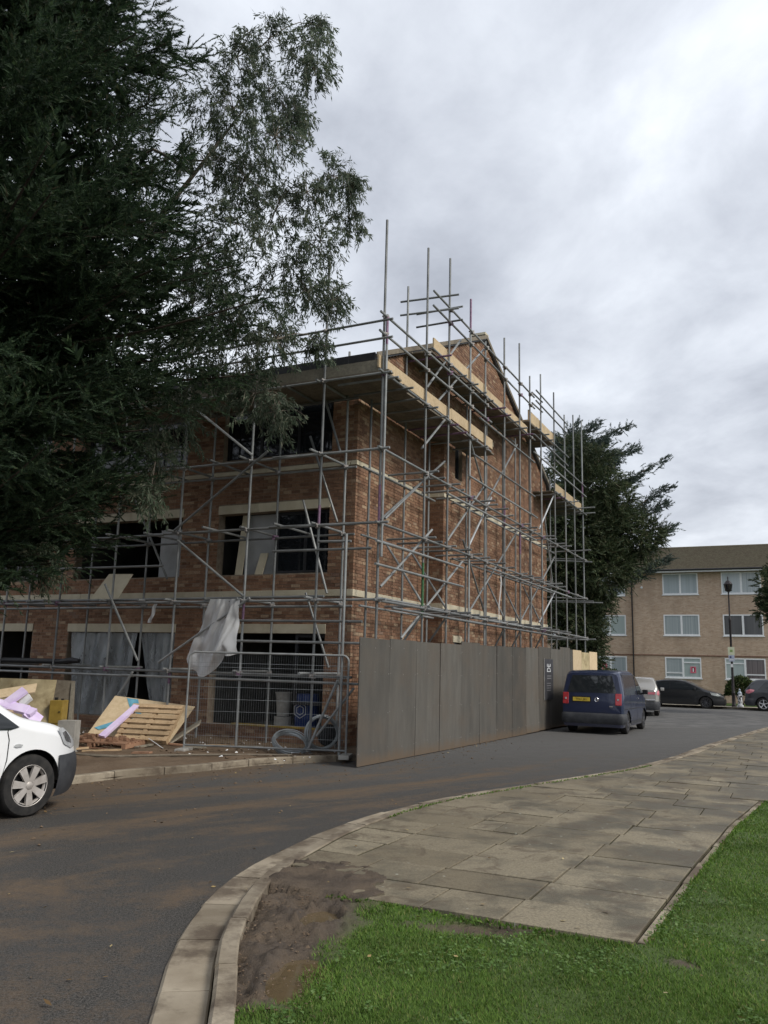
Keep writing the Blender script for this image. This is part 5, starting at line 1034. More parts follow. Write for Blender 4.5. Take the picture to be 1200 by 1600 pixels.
colsW=[(-1.03,-3.21),(-4.60,-6.91),(-8.25,-10.5)]; colsL=[(3.49,1.40),(7.2,5.0)]; zr=[(1.53,2.82),(4.20,5.52),(6.82,8.18)]
op=[(b,a,z0,z1) for a,b in colsW for z0,z1 in zr]; opl=[(b,a,z0,z1) for a,b in colsL for z0,z1 in zr]
m=MB(); backing(m,-14,.95,0,8.45,op,NP,0,.3); backing(m,.95,9.5,0,8.45,opl,lambda t,o,z:NP(t,o-.25,z),0,.3); m.bb(SN+.31,SN+9,-14,-13.7,0,8.4); m.bb(SN+.56,SN+9,9.2,9.5,0,8.4); m.bb(SN+8.7,SN+9,-13.7,9.2,0,8.4); m.bb(SN+.6,SN+8.7,-13.6,9.1,8.3,8.4); fw=m.build('wall',MT['buff'],fl)
m=MB(); m.hexa(hx(-14,.94,2.90,2.97,NP,.035,.05)); m.hexa(hx(.99,9.4,2.90,2.97,NP,-.22,.05)); m.build('string_course',simple('dark_soldier_brick',(.16,.085,.06),(.22,.13,.09),9,.9,.1),fw)
m=MB(); m.bb(SN+1.5,SN+1.6,-13.5,9,.1,8.3); m.build('inner_wall',MT['interior'],fl)
def curtain(name,c0,c1,sc):
    n=NT(name); dp=n.N('ShaderNodeVectorMath',operation='DOT_PRODUCT'); dp.inputs[1].default_value=tuple(EL); n.L(n.pos,dp.inputs[0]); cc=n.N('ShaderNodeCombineXYZ'); n.L(dp.outputs['Value'],cc.inputs[0]); w=n.noise(sc,3,vec=cc.outputs[0]); return n.fin(n.mix(n.ramp(w,[(.35,0.),(.65,1.)]),c0,c1),.12,0,.6)
G=[curtain('net_curtain_pane',(.26,.30,.31),(.42,.46,.47),12),curtain('plain_blind_pane',(.34,.40,.39),(.40,.46,.45),2),curtain('dark_room_pane',(.03,.032,.034),(.07,.07,.068),4),curtain('brown_curtain_pane',(.06,.045,.045),(.17,.14,.14),14),curtain('pale_reflecting_pane',(.33,.38,.40),(.45,.50,.52),3)]
def upvc(a,b,z0,z1,off,kind,panes,parent):
    lo,hi=min(a,b),max(a,b); f=.075; pt=lambda t,o,z:NP(t,o+off,z); mid=(lo+hi)/2; m=MB()
    bars=[(lo,lo+f,z0,z1),(hi-f,hi,z0,z1),(lo+f,hi-f,z0,z0+f),(lo+f,hi-f,z1-f,z1),(mid-.06,mid+.06,z0+f,z1-f)]
    cells=[[mid+.06,hi-f,z0+f,z1-f],[lo+f,mid-.06,z0+f,z1-f]]       # hi = the side further left
    if kind==1: cells=[[mid+.06,hi-f,z0+f,z0+.27],[mid+.06,hi-f,z0+.34,z1-f],[lo+f,mid-.06,z0+f,z1-.36],[lo+f,mid-.06,z1-.29,z1-f]]; bars+=[(mid+.06,hi-f,z0+.27,z0+.34),(lo+f,mid-.06,z1-.36,z1-.29)]; panes=[panes[0],panes[0],panes[1],panes[1]]
    if kind==2: cells=[[mid+.06,hi-f,z0+f,z1-.36],[mid+.06,hi-f,z1-.29,z1-f],[lo+f,mid-.06,z0+f,z0+.27],[lo+f,mid-.06,z0+.34,z1-f]]; bars+=[(mid+.06,hi-f,z1-.36,z1-.29),(lo+f,mid-.06,z0+.27,z0+.34)]; panes=[panes[0],panes[0],panes[1],panes[1]]
    for q in bars: m.hexa(hx(*q,pt,.02,.08))
    w=m.build('window',MT['white'],parent)
    for q,g in zip(cells,panes):
        m=MB(); m.hexa(hx(*q,pt,-.01,.02)); m.build('pane',G[g],w)
    m=MB(); m.hexa(hx(lo-.05,hi+.05,z0-.06,z0-.003,pt,.06,.10)); m.build('sill',MT['white'],w); return w
upvc(*colsW[0],*zr[0],0,1,(0,1),fl); upvc(*colsW[0],*zr[1],0,0,(0,0),fl); upvc(*colsW[0],*zr[2],0,0,(4,4),fl)
upvc(*colsW[1],*zr[0],0,2,(1,3),fl); upvc(*colsW[1],*zr[1],0,0,(2,2),fl); upvc(*colsW[1],*zr[2],0,0,(4,0),fl)
for z in zr: upvc(*colsW[2],*z,0,0,(0,0),fl)
upvc(*colsL[0],*zr[0],-.25,2,(1,0),fl); upvc(*colsL[0],*zr[1],-.25,0,(0,1),fl); upvc(*colsL[0],*zr[2],-.25,0,(4,4),fl)
for z in zr: upvc(*colsL[1],*z,-.25,0,(0,0),fl)
# red notices stuck in two ground-floor windows
for (t,o,z,lab) in ((-2.72,.018,2.05,'red and pink square notice in the ground-floor window behind the black hatchback'),(2.85,-.232,2.12,'red and pink square notice in the window above the blue van roof')):
    nt=thing('window_notice',lab,'notice',tuple(NP(t,o,z))); m=MB(); m.hexa(hx(t-.17,t+.17,z-.2,z+.2,NP,o,.006)); m.build('paper',simple('pink_paper',(.62,.12,.18),(.7,.2,.26),4,.7,0),nt); m=MB(); m.hexa(hx(t-.09,t-.04,z-.12,z+.1,NP,o+.004,.003)); m.hexa(hx(t+.04,t+.09,z-.12,z+.1,NP,o+.004,.003)); m.hexa(hx(t-.09,t+.09,z+.1,z+.15,NP,o+.004,.003)); m.build('mark',simple('dark_red_print',(.12,.01,.02),(.16,.02,.03),4,.7,0),nt)
    m=MB(); m.hexa(hx(t-.04,t+.04,z-.12,z+.1,NP,o+.004,.003)); m.build('mark',MT['paper'],nt)
# roof with stepped tile courses
MT['mosstile']=None; n=NT('mossy_tile'); g=n.noise(8,5,.7); v_=n.voro(3.2); c_=n.mix(n.ramp(g,[(.4,0.),(.66,1.)]),(.09,.076,.056),(.15,.132,.095)); c_=n.mix(n.ramp(n.noise(2.2,6,.7),[(.45,0.),(.65,.7)]),c_,(.125,.117,.082)); c_=n.mix(n.ramp(n.noise(22,3),[(.6,0.),(.7,.5)]),c_,(.05,.045,.035)); n.bump(g,.5,.03); MT['mosstile']=n.fin(c_,.95,0,.1)
m=MB(); K=34
for k in range(K):
    u0,u1=k/K,(k+1)/K; s0=SN-.55+5.05*u0; s1=SN-.55+5.05*u1+.03; z0=8.34+2.12*u0; z1=8.34+2.12*u1; e0=9.6-3.2*u0*0; 
    m.hexa([B(s0,-14.2,z0),B(s0,9.7,z0),B(s1,9.7,z1-.0),B(s1,-14.2,z1-.0),B(s0,-14.2,z0+.045),B(s0,9.7,z0+.045),B(s1,9.7,z1+.018),B(s1,-14.2,z1+.018)])
roof=m.build('roof',MT['mosstile'],fl); m=MB(); m.hexa([B(SN+4.5,-14.2,10.4),B(SN+4.5,9.7,10.4),B(SN+9.6,9.7,8.3),B(SN+9.6,-14.2,8.3),B(SN+4.5,-14.2,10.48),B(SN+4.5,9.7,10.48),B(SN+9.6,9.7,8.38),B(SN+9.6,-14.2,8.38)]); m.build('rear_slope',MT['mosstile'],roof)
m=MB(); m.tube(B(SN+4.5,-14.2,10.47),B(SN+4.5,9.7,10.47),.09,8); m.build('ridge_tiles',MT['mosstile'],roof)
m=MB(); m.bb(SN-.56,SN-.05,-14.1,9.6,8.235,8.275); m.bb(SN-.60,SN-.565,-14.1,9.6,8.20,8.345); m.build('fascia',MT['white'],roof)
m=MB(); m.tube(B(SN-.66,-14.1,8.34),B(SN-.66,9.6,8.34),.06,8); gu=m.build('gutter',MT['black'],roof,smooth=True)
m=MB(); m.path([B(SN-.64,.92,8.3),B(SN-.4,.92,8.05),B(SN-.07,.92,7.75),B(SN-.07,.92,.1)],.045,8); m.build('downpipe',MT['black'],fl,smooth=True)
m=MB(); m.lathe([(0,0),(.07,0),(.08,.06),(.03,.1),(0,.1)],NP(.28,.01,7.3),-ER,10); m.build('alarm_box',MT['white'],fl,smooth=True)
# lamp post with its signs
lpB=B(34.6,-5.38,.085); lamp=thing('street_lamp','slim black street lamp post with a lantern in front of the buff flats','lamp post',tuple(lpB)); MT['iron']=simple('black_iron',(.014,.012,.013),(.03,.025,.027),12,.5,.1)
m=MB(); m.lathe([(0,0),(.13,0),(.13,.08),(.10,.12),(.09,.7),(.11,.75),(.075,.82),(.06,2.2),(.058,4.6),(.075,4.65),(.075,4.8),(.045,4.85),(.036,6.2),(.05,6.25),(.03,6.3)],lpB,UP,12); m.build('post',MT['iron'],lamp,smooth=True)
lt=MB(); t0=lpB+UP*6.3
for (r0,z0,r1,z1) in ((.05,0,.17,.06),(.17,.06,.22,.09),(.22,.40,.25,.43),(.25,.43,.12,.62),(.12,.62,.05,.66),(.03,.66,.03,.78),(.05,.78,.0,.9)): lt.lathe([(r0,z0),(r1,z1)],t0,UP,6)
for k in range(6):
    a=math.pi/3*k; lt.tube(t0+Vector((.17*math.cos(a),.17*math.sin(a),.06)),t0+Vector((.24*math.cos(a),.24*math.sin(a),.42)),.014,5)
lo=lt.build('lantern',MT['iron'],lamp); m=MB(); m.lathe([(.15,.07),(.22,.41)],t0,UP,6); m.build('glass',MT['darkglass'],lo)
def psign(z,w,h,mats,lab,kids=()):
    o=thing('road_sign',lab,'sign',tuple(lpB+UP*z-ER*.09)); m=MB(); m.box(lpB+UP*z-ER*.085,(w,.012,h),EL,ER,UP); m.build('plate',mats,o)
    for (dx,dz,w2,h2,mm) in kids: m=MB(); m.box(lpB+UP*(z+dz)-ER*.094+EL*dx,(w2,.004,h2),EL,ER,UP); m.build('panel',mm,o)
psign(3.02,.34,.44,simple('pale_yellow_sign',(.62,.64,.45),(.68,.70,.52),5,.5,0),'pale yellow notice with a green spot on the lamp post',[(0,.0,.14,.13,simple('green_spot',(.25,.36,.12),(.32,.44,.16),5,.5,0))])
psign(2.62,.30,.34,simple('pale_blue_sign',(.42,.46,.58),(.55,.58,.68),5,.5,0),'pale blue parking plate below the yellow notice on the lamp post',[(.05,.06,.1,.1,simple('navy_print',(.05,.06,.16),(.07,.08,.2),5,.5,0)),(0,-.08,.22,.05,MT['paper'])]); psign(2.22,.12,.18,MT['paper'],'tiny white number plate lowest on the lamp post')
# patterned bollard
bo=B(34.3,-5.72,.085); bol=thing('bollard','short cast bollard in patchy black and white paint with a finial, by the bush','bollard',tuple(bo)); n=NT('patchy_bollard'); MT['bol']=n.fin(n.ramp(n.noise(9,3),[(.50,(.62,.64,.66)),(.56,(.05,.05,.055))]),.5,0,.3)
m=MB(); m.lathe([(0,0),(.17,0),(.17,.10),(.12,.14),(.11,.52),(.15,.56),(.15,.62),(.10,.66)],bo,UP,12); m.build('shaft',MT['bol'],bol,smooth=True); m=MB(); m.lathe([(.10,.66),(.12,.74),(.07,.82),(.04,.86),(.055,.92),(.0,1.0)],bo,UP,12); m.build('finial',simple('grey_blue_iron',(.25,.30,.36),(.4,.45,.5),7,.5,0),bol,smooth=True)
# ================================================================== trees and shrubs
def unit(a): return a/np.maximum(np.linalg.norm(a,axis=-1,keepdims=True),1e-9)
def leafq(P,D,l,w,rs,tri=False):
    """diamond leaves: base P, direction D"""
    N=unit(np.cross(D,unit(rs.normal(size=D.shape)))); l=l[:,None]; w=w[:,None]
    if tri: V=np.stack([P-N*w,P+D*l,P+N*w],1)
    else: V=np.stack([P,P+D*l*.45-N*w,P+D*l,P+D*l*.45+N*w],1)
    return V.reshape(-1,3)
def sprays(P,A,Ls,k,ll,lw,rs,spread=.75,droop=.0):
    """flat fans of leaflets along axis A from P; ll leaflet length, lw half width"""
    n=len(P); side=unit(np.cross(A,unit(rs.normal(size=A.shape)*np.array([.5,.5,.3])+np.array([0,0,1.])))); u=np.tile(np.linspace(.05,1,k),(n,1)); sgn=np.where(np.arange(k)%2==0,1.,-1.)[None,:]
    th=spread*(1-.55*u)+rs.normal(size=u.shape)*.12; pos=P[:,None]+A[:,None]*(Ls[:,None]*u)[...,None]; pos[...,2]-=droop*(Ls[:,None]*u)**2
    up_=unit(np.cross(side,A)); D=unit(A[:,None]*np.cos(th)[...,None]+side[:,None]*(np.sin(th)*sgn)[...,None]+up_[:,None]*(rs.normal(size=u.shape)*.22)[...,None]); D[...,2]-=droop*.6*u
    L=ll*(1.15-.6*u)*rs.uniform(.7,1.25,u.shape); 
    return leafq(pos.reshape(-1,3),unit(D.reshape(-1,3)),L.ravel(),(lw*rs.uniform(.7,1.3,u.shape)).ravel(),rs,True)
def leafmat(name,stops,noise_sc=1.2,clump=(.35,.65,.55),rough=.6,trans=.25):
    n=NT(name); c_=n.ramp(n.island(),stops); f=n.math('MULTIPLY_ADD',n.ramp(n.noise(noise_sc,3),[(clump[0],0.),(clump[1],1.)]),1-clump[2],clump[2]); g=n.N('ShaderNodeCombineColor'); [n.L(f,g.inputs[i]) for i in range(3)]; c_=n.mix(1.0,c_,g.outputs[0],'MULTIPLY')
    n.fin(c_,rough,0,.25); t=n.N('ShaderNodeBsdfTranslucent'); n.L(c_,t.inputs[0]); mx_=n.N('ShaderNodeMixShader'); mx_.inputs[0].default_value=trans; n.L(n.bs.outputs[0],mx_.inputs[1]); n.L(t.outputs[0],mx_.inputs[2]); n.L(mx_.outputs[0],n.out.inputs[0]); return n.m
MT['darkbark']=simple('dark_bark',(.02,.015,.011),(.045,.034,.025),9,.95,.4,30); MT['bark']=simple('bark',(.05,.038,.028),(.11,.085,.065),9,.95,.6,30,dist=.03); MT['palebark']=simple('pale_bark',(.11,.09,.07),(.21,.18,.145),5,.85,.3,30)
MT['cypress']=leafmat('cypress_leaf',[(0,(.020,.038,.021)),(.5,(.034,.062,.031)),(.8,(.052,.088,.041)),(.93,(.070,.108,.048)),(1,(.075,.062,.038))],1.1,trans=.36)
MT['euc']=leafmat('eucalyptus_leaf',[(0,(.072,.102,.064)),(.5,(.112,.150,.098)),(.85,(.160,.198,.136)),(1,(.21,.215,.145))],.9,trans=.48)
MT['yew']=leafmat('yew_leaf',[(0,(.035,.055,.028)),(.5,(.064,.092,.043)),(.85,(.10,.122,.056)),(1,(.13,.115,.065))],.5)
MT['cedar']=leafmat('cedar_leaf',[(0,(.05,.076,.066)),(.6,(.08,.112,.096)),(1,(.11,.14,.11))],.5); MT['shrub']=leafmat('shrub_leaf',[(0,(.022,.04,.012)),(.6,(.05,.08,.022)),(.9,(.09,.12,.035)),(1,(.16,.17,.06))],2)
rs=np.random.default_rng(5)
# --- big dark cypress at the left
tb_=Vector((-8.0,13.6,0)); cy=thing('cypress_tree','huge dark cypress with feathery sprays towering beside the white van','tree',tuple(tb_))
m=MB(); m.path([tb_+Vector((.08*math.sin(i),.08*math.cos(2*i),18*i/10)) for i in range(11)],[.42*(1-.088*i) for i in range(11)],10); m.build('trunk',MT['bark'],cy,smooth=True)
ZR=[1.9,2.7,3.1,4.1,5.2,6.3,7.4,8.2,9.7,10.9,12.3,13.5,15,17,18.6]; RR=[.4,1.2,2.3,3.6,4.3,5.2,5.75,5.8,5.35,4.5,4.55,4.2,3.5,2.2,.5]
br=MB(); SP=[];SA=[];SL=[]
for b in range(420):
    z0=rs.uniform(1.6,18); az=rs.uniform(-math.pi,math.pi)
    if rs.random()<.45: az=rs.uniform(-1.9,.9)
    R=np.interp(z0,ZR,RR)*rs.uniform(.72,1.04); rise=rs.uniform(-.05,.30)*R; dv_=np.array([math.cos(az),math.sin(az),0]); pts=[]
    for i in range(7):
        u=i/6; pts.append(np.array(tb_)+dv_*R*u+np.array([0,0,z0-rise*.5+rise*(u**1.5)*1.1+.0*u])+np.array([0,0,-.25*math.sin(u*math.pi)])*.8)
    if b%3==0: br.path([Vector(p) for p in pts],[.05*(1-.13*i)*min(1,R/4) for i in range(7)],4)
    pts=np.array(pts); nsp=int(14+R*8.0); us=rs.uniform(.22,1,nsp)**.75
    P=np.stack([np.interp(us*6,np.arange(7),pts[:,k]) for k in range(3)],1)+rs.normal(size=(nsp,3))*.10
    ax=unit(pts[-1]-pts[-3])[None]*rs.uniform(.5,1.2,(nsp,1))+rs.normal(size=(nsp,3))*.42+np.array([0,0,.10]); SP.append(P); SA.append(unit(ax)); SL.append(rs.uniform(.35,.8,nsp)*(1.1-.3*us))
br.build('limbs',MT['darkbark'],cy,smooth=True)
P=np.concatenate(SP); q_=rs.random(len(P))<.5; ctr=np.stack([np.full(len(P),tb_.x),np.full(len(P),tb_.y),P[:,2]],1); Pi=ctr+(P-ctr)*rs.uniform(.35,.85,(len(P),1)); V0=sprays(Pi[q_],np.concatenate(SA)[q_],np.concatenate(SL)[q_]*1.1,24,.20,.036,rs,.9,.25)
V=sprays(np.concatenate(SP),np.concatenate(SA),np.concatenate(SL),38,.095,.0105,rs,.85,.25); fastmesh('crown',np.concatenate([V,V0]),3,MT['cypress'],cy)
# --- eucalyptus leaning out behind it
EUC=[(-1.82,14.88,14.2,.51),(-2.69,15.37,14.73,.58),(-3.28,15.09,14.03,.57),(-3.7,15.47,13.26,.7),(-2.65,15.5,13.62,.59),(-1.63,14.6,13.39,.39),(-2.31,14.52,11.83,.61),(-3.16,15.84,12.2,.72),(-1.94,14.91,12.47,.28),(-3.73,14.87,11.54,.56),(-1.28,16.09,12.04,.51),(-.85,15.25,11.31,.25),(-.89,15.84,10.87,.36),(-1.72,15.26,11.15,.46),(-2.38,15.52,10.86,.71),(-2.99,14.74,10.11,.78),(-1.44,15.52,10.24,.53),(-2.11,15.89,9.79,.72),(-1.12,15.34,8.86,.38),(-1.67,15.69,9.21,.6),(-2.68,15.57,8.92,.83),(-2.11,14.6,7.72,.5),(-3.03,15.71,8.02,.72),(-3.56,15.45,7.1,.59),(-2.47,14.98,6.78,.55),(-2.03,14.55,6.28,.39),(-4.24,15.88,6.44,.72),(-4.32,15.26,5.5,.41),(-2.92,15.65,7.33,.53),(-4.2,14.6,4.68,.31),(-3.97,15.64,8.78,.71),(-3.86,15.97,10.07,.73),(-4.01,15.13,7.5,.69),(-1.67,15.78,15.43,.26),(-1.33,15.21,7.86,.25),(-6.08,14.6,3.42,.44),(-6.46,14.6,3.75,.44),(-5.55,14.6,6.26,.44),(-5.2,15.6,9.2,.8),(-5.6,15.8,12.,.9),(-7.2,16,13.5,1.0),(-8.5,15.5,11,1.0),(-9.2,16.4,8,.9),(-5.3,16,13.8,.7),(-3.3,15.2,12.9,.6),(-2.9,15.0,11.2,.6),(-3.6,15.2,9.4,.6),(-2.2,15.3,13.0,.5),(-3.3,15.3,8.6,.6)]
eb=Vector((-8.3,16.0,0)); eu=thing('eucalyptus_tree','tall grey-green eucalyptus with drooping leaves leaning in front of the scaffold','tree',tuple(eb))
spine=[eb,eb+Vector((.15,-.05,2.2)),eb+Vector((.5,-.2,4.4)),eb+Vector((1.3,-.3,6.4)),eb+Vector((2.3,-.4,8.4)),eb+Vector((3.3,-.5,10.2)),eb+Vector((4.2,-.5,11.6)),eb+Vector((5.2,-.7,13.0))]
m=MB(); m.path(spine,[.26,.22,.17,.13,.09,.062,.042,.02],8); m.build('trunk',MT['palebark'],eu,smooth=True)
nodes=[(p,.16*(1-.1*i),-1) for i,p in enumerate(spine[1:])]; limbs=[]; tw=MB()
for (x,y,z,r) in sorted(EUC,key=lambda c:(Vector(c[:3])-spine[3]).length):
    p=Vector((x,y,z)); best=min(nodes,key=lambda nd:(nd[0]-p).length+max(0,nd[0].z-p.z)*.35); q=best[0]; mid=(p+q)/2+Vector((random.uniform(-.2,.2),random.uniform(-.2,.2),.22*(p-q).length)); L_=(p-q).length; gi=best[2]
    if gi<0: limbs.append(MB()); gi=len(limbs)-1
    br=limbs[gi]; r0=min(best[1]*.6,.02+.02*L_); br.path([q,q.lerp(mid,.6)+Vector((0,0,.05)),mid,mid.lerp(p,.6),p],[r0,r0*.8,r0*.62,r0*.45,.009],6); nodes.append((p,max(.022,r0*.6),gi)); nodes.append((mid,r0*.7,gi))
    for k in range(int(10+r*16)):
        d_=Vector(unit(rs.normal(size=3))); e_=p+d_*r*random.uniform(.5,1.1); tw.path([p,(p+e_)/2+Vector((0,0,.08*r)),e_],[.007,.005,.002],3)
[b_.build('limb',MT['palebark'],eu,smooth=True) for b_ in limbs]; 
LP_=[];LD=[]
for (x,y,z,r) in EUC:
    nsub=int(9+60*r); sub=np.array([x,y,z])+unit(rs.normal(size=(nsub,3)))*(r*rs.uniform(.25,1.08,nsub)**.6)[:,None]; 
    for sc_ in sub:
        k=int(rs.uniform(24,48)); ax=unit(unit(sc_-np.array([x,y,z]))*.7+rs.normal(size=3)*.4+np.array([.1,0,-.45])); ln=rs.uniform(.22,.5); u=rs.random(k); p=sc_+ax*(ln*(u[:,None]-.4))+rs.normal(size=(k,3))*.025; p[:,2]-=.25*u**2*ln; dd=unit(rs.normal(size=(k,3))*.5+ax*.5+np.array([.05,0,-.62])); LP_.append(p); LD.append(dd); tw.path([Vector(sc_-ax*ln*.45),Vector(sc_),Vector(sc_+ax*ln*.6-np.array([0,0,.1]))],[.004,.003,.0015],3)
P=np.concatenate(LP_); D=np.concatenate(LD); fastmesh('crown',leafq(P,D,rs.uniform(.08,.15,len(P)),rs.uniform(.009,.016,len(P)),rs),4,MT['euc'],eu); tw.build('twigs',MT['palebark'],eu)
# --- yew behind the far end of the building, cedar behind it
YEW=[(7.87,37,10.06,1.12),(9.62,37,10.11,1.26),(10.46,37,8.35,1.26),(11.6,37,7.79,.98),(8.71,37,8.01,1.69),(7.82,37,5.95,1.4),(9.54,37,6.28,1.55),(10.5,37,6.5,1.0),(8.36,37,3.97,1.4),(9.0,37,4.28,1.1),(12.19,37,8.1,.62),(7.55,37,7.98,1.12),(9.4,37,3.0,.6),(8.91,37,3.14,1.12),(9.65,37,11.31,.84),(8.63,37,11.89,.7),(9.9,37,5.0,.55),(11.7,37,7.1,.5),(10.49,37,9.53,.98),(8.6,38.5,6,1.8),(9.3,38.5,9,1.8),(7.0,38,4.5,1.3),(6.6,38,8,1.2),(9.2,37.2,2.2,.9)]
def blobtree(root,CL,dens,ll,lw,mat,k=14,slen=(.35,.8),trunk=None,bark='bark'):
    SP=[];SA=[];SL=[]; bm_=MB()
    for (x,y,z,r) in CL:
        n_=int(dens*r*r); d_=unit(rs.normal(size=(n_,3))); P=np.array([x,y,z])+d_*(r*rs.uniform(.35,1.05,n_)**.5)[:,None]; SP.append(P-d_*.2); SA.append(unit(d_*.8+rs.normal(size=(n_,3))*.5+np.array([.0,0,.05]))); SL.append(rs.uniform(*slen,n_))
        if trunk is not None:
            zz_=min(z*.8,trunk[2]); q=Vector((trunk[0],trunk[1],max(.5,zz_))); p=Vector((x,y,z)); bm_.path([q,(p+q)/2+Vector((0,0,.1)),p],[.09,.06,.02],5)
    fastmesh('crown',sprays(np.concatenate(SP),np.concatenate(SA),np.concatenate(SL),k,ll,lw,rs,.8,.15),3,mat,root)
    if trunk is not None: bm_.build('limbs',MT[bark],root,smooth=True); m=MB(); b0=Vector((trunk[0],trunk[1],0)); m.path([b0,b0+UP*trunk[2]*.5+Vector((.1,0,0)),b0+UP*trunk[2]],[trunk[3],trunk[3]*.7,trunk[3]*.25],8); m.build('trunk',MT[bark],root,smooth=True)
yw=thing('yew_tree','bushy dark green yew tree behind the far end of the scaffold','tree',(9.1,37.8,0)); blobtree(yw,YEW,230,.22,.024,MT['yew'],14,(.35,.85),(9.1,37.8,10.5,.3))
CED=[(9.48,40,12.71,12.23,40,14.05),(10.26,40,11.75,12.69,40,13.03),(10.87,40,10.31,14.01,40,12.44),(11.79,40,9.37,14.05,40,10.94),(12.09,40,9.06,13.92,40,10.13),(12.52,40,7.65,14.13,40,8.89),(12.02,40,6.38,13.76,40,7.3),(9.17,40,13.04,10.47,40,13.9),(8.84,40,12.04,9.5,40,13.97)]
ce=thing('cedar_tree','blue-green cedar with upswept tiered branches rising above the yew','tree',(9.6,40.4,0)); m=MB(); cb_=Vector((9.6,40.4,0)); m.path([cb_,cb_+Vector((.1,0,5)),cb_+Vector((-.2,0,10)),cb_+Vector((-.4,0,13.8))],[.45,.36,.22,.05],9); m.build('trunk',MT['bark'],ce,smooth=True)
SP=[];SA=[];SL=[]; br=MB(); extra=[]
for k in range(46):
    z=rs.uniform(4,13); a=rs.uniform(-math.pi,math.pi); R=np.interp(z,[4,6.5,8,11,13.5],[1.2,2.4,3.6,3.0,1.2])*rs.uniform(.6,1); extra.append((9.6,40.4,z,9.6+R*math.cos(a),40.4+R*math.sin(a),z+R*rs.uniform(.1,.4)))
for (x0,y0,z0,x1,y1,z1) in CED*1+extra:
    a=np.array([9.6,40.4,max(3,z0-1.0)]) if (x0,y0)!=(9.6,40.4) else np.array([x0,y0,z0]); c3=np.array([x1,y1+rs.uniform(-1,1)*.6,z1]); mid=np.array([x0,y0,z0-.1]) if (x0,y0)!=(9.6,40.4) else (a+c3)/2-np.array([0,0,.15]); pts=np.array([a,(a+mid)/2,mid,(mid+c3)/2+np.array([0,0,.05]),c3]); br.path([Vector(p) for p in pts],[.07,.06,.045,.03,.008],5)
    n_=210; us=rs.uniform(.25,1,n_)*4; P=np.stack([np.interp(us,np.arange(5),pts[:,k]) for k in range(3)],1)+rs.normal(size=(n_,3))*np.array([.22,.42,.15])*(1.25-us[:,None]/6)-np.array([0,0,.10]); ax=unit(c3-mid)[None]*.9+rs.normal(size=(n_,3))*.4; SP.append(P); SA.append(unit(ax)); SL.append(rs.uniform(.3,.7,n_)*(1.1-us/8))
br.build('limbs',MT['bark'],ce,smooth=True); fastmesh('crown',sprays(np.concatenate(SP),np.concatenate(SA),np.concatenate(SL),12,.16,.022,rs,.9,.1),3,MT['cedar'],ce)
# --- tree at the right edge, shrubs by the flats
rt_=thing('evergreen_tree','dark evergreen tree overhanging the pavement opposite the flats','tree',(18.95,38.4,0)); blobtree(rt_,[(18.75,38,5.17,1.25),(17.65,38,6.0,.55),(17.35,38,4.75,.42),(17.75,38,5.3,.6),(18.9,38.6,6.6,1.0),(19.8,38.6,5.5,1.3),(18.1,38.2,4.4,.5)],190,.2,.028,MT['yew'],14,(.3,.6),(18.95,38.4,5.5,.16))
def shrub(name,label,c,r,h,nl,mat,group=None):
    o=thing(name,label,'shrub',(c[0],c[1],.07),group=group); d_=unit(rs.normal(size=(nl,3))); d_[:,2]=np.abs(d_[:,2]*1.2)-.25; P=np.array([c[0],c[1],h*.5])+d_*np.array([r,r,h*.5])*(rs.uniform(.4,1.05,(nl,1))**.5); fastmesh('crown',leafq(P,unit(d_+rs.normal(size=(nl,3))*.7),rs.uniform(.10,.2,nl),rs.uniform(.03,.055,nl),rs),4,mat,o)
    m=MB(); 
    for k in range(7): a=k*.9; m.path([(c[0],c[1],.0),(c[0]+r*.4*math.cos(a),c[1]+r*.4*math.sin(a),h*.45),(c[0]+r*.7*math.cos(a),c[1]+r*.7*math.sin(a),h*.8)],[.03,.02,.008],5)
    m.build('stems',MT['bark'],o)
p=B(35.8,-5.72); shrub('round_shrub','rounded leafy green shrub at the foot of the lamp post',(p.x,p.y),.85,1.75,2600,MT['shrub'])
p=B(38.8,2.1); shrub('hedge_shrub','low green shrub below the flats seen over the silver car roof',(p.x,p.y),1.2,2.0,2200,MT['shrub']); p=B(37.4,-3.9); shrub('low_shrub','low dark sprawling shrub in front of the black hatchback nose',(p.x,p.y),.5,.7,500,MT['shrub'])
# ================================================================== grass, leaf litter, grit
def lawn_mask(X,Y):
    dN=-left_of(X,Y,nrn[::2]); S_,Q_=sq(X,Y); pav=(S_>-.03)&(Q_<np.interp(S_,[0,2.34,4.92,7.25],[0,.10,.245,.48])+.055)|(S_>7.22); return dN,S_,Q_,pav
n_=1150000; Y=3.4+rs.random(n_)**1.9*10.0; X=-1.1+rs.random(n_)*(.85*Y+2.3); ok=(X>-1.1)&(X<8.9); X,Y=X[ok],Y[ok]
parts=[]
for a in range(0,len(X),40000):
    x,y=X[a:a+40000],Y[a:a+40000]; dN,S_,Q_,pav=lawn_mask(x,y); md=mudmask(x,y,dN,S_,Q_); bare=fbm(x*2.3,y*2.3,81); k=(~pav)&(dN>.40)&(rs.random(len(x))>md*1.25)&(rs.random(len(x))<.35+1.3*np.clip(bare-.22,0,1)*1.6); parts.append(np.stack([x[k],y[k]],1))
G_=np.concatenate(parts); n_=len(G_); dist=G_[:,1]/5; z0=.085+(fbm(G_[:,0]*3,G_[:,1]*3,31)-.5)*.03
h=rs.uniform(.014,.034,n_)*(.75+.6*fbm(G_[:,0]*1.7,G_[:,1]*1.7,91)); ang=rs.uniform(0,2*math.pi,n_); lean=rs.uniform(.3,1.5,n_); wd=rs.uniform(.0026,.0046,n_)*np.clip(dist,1,2.2)
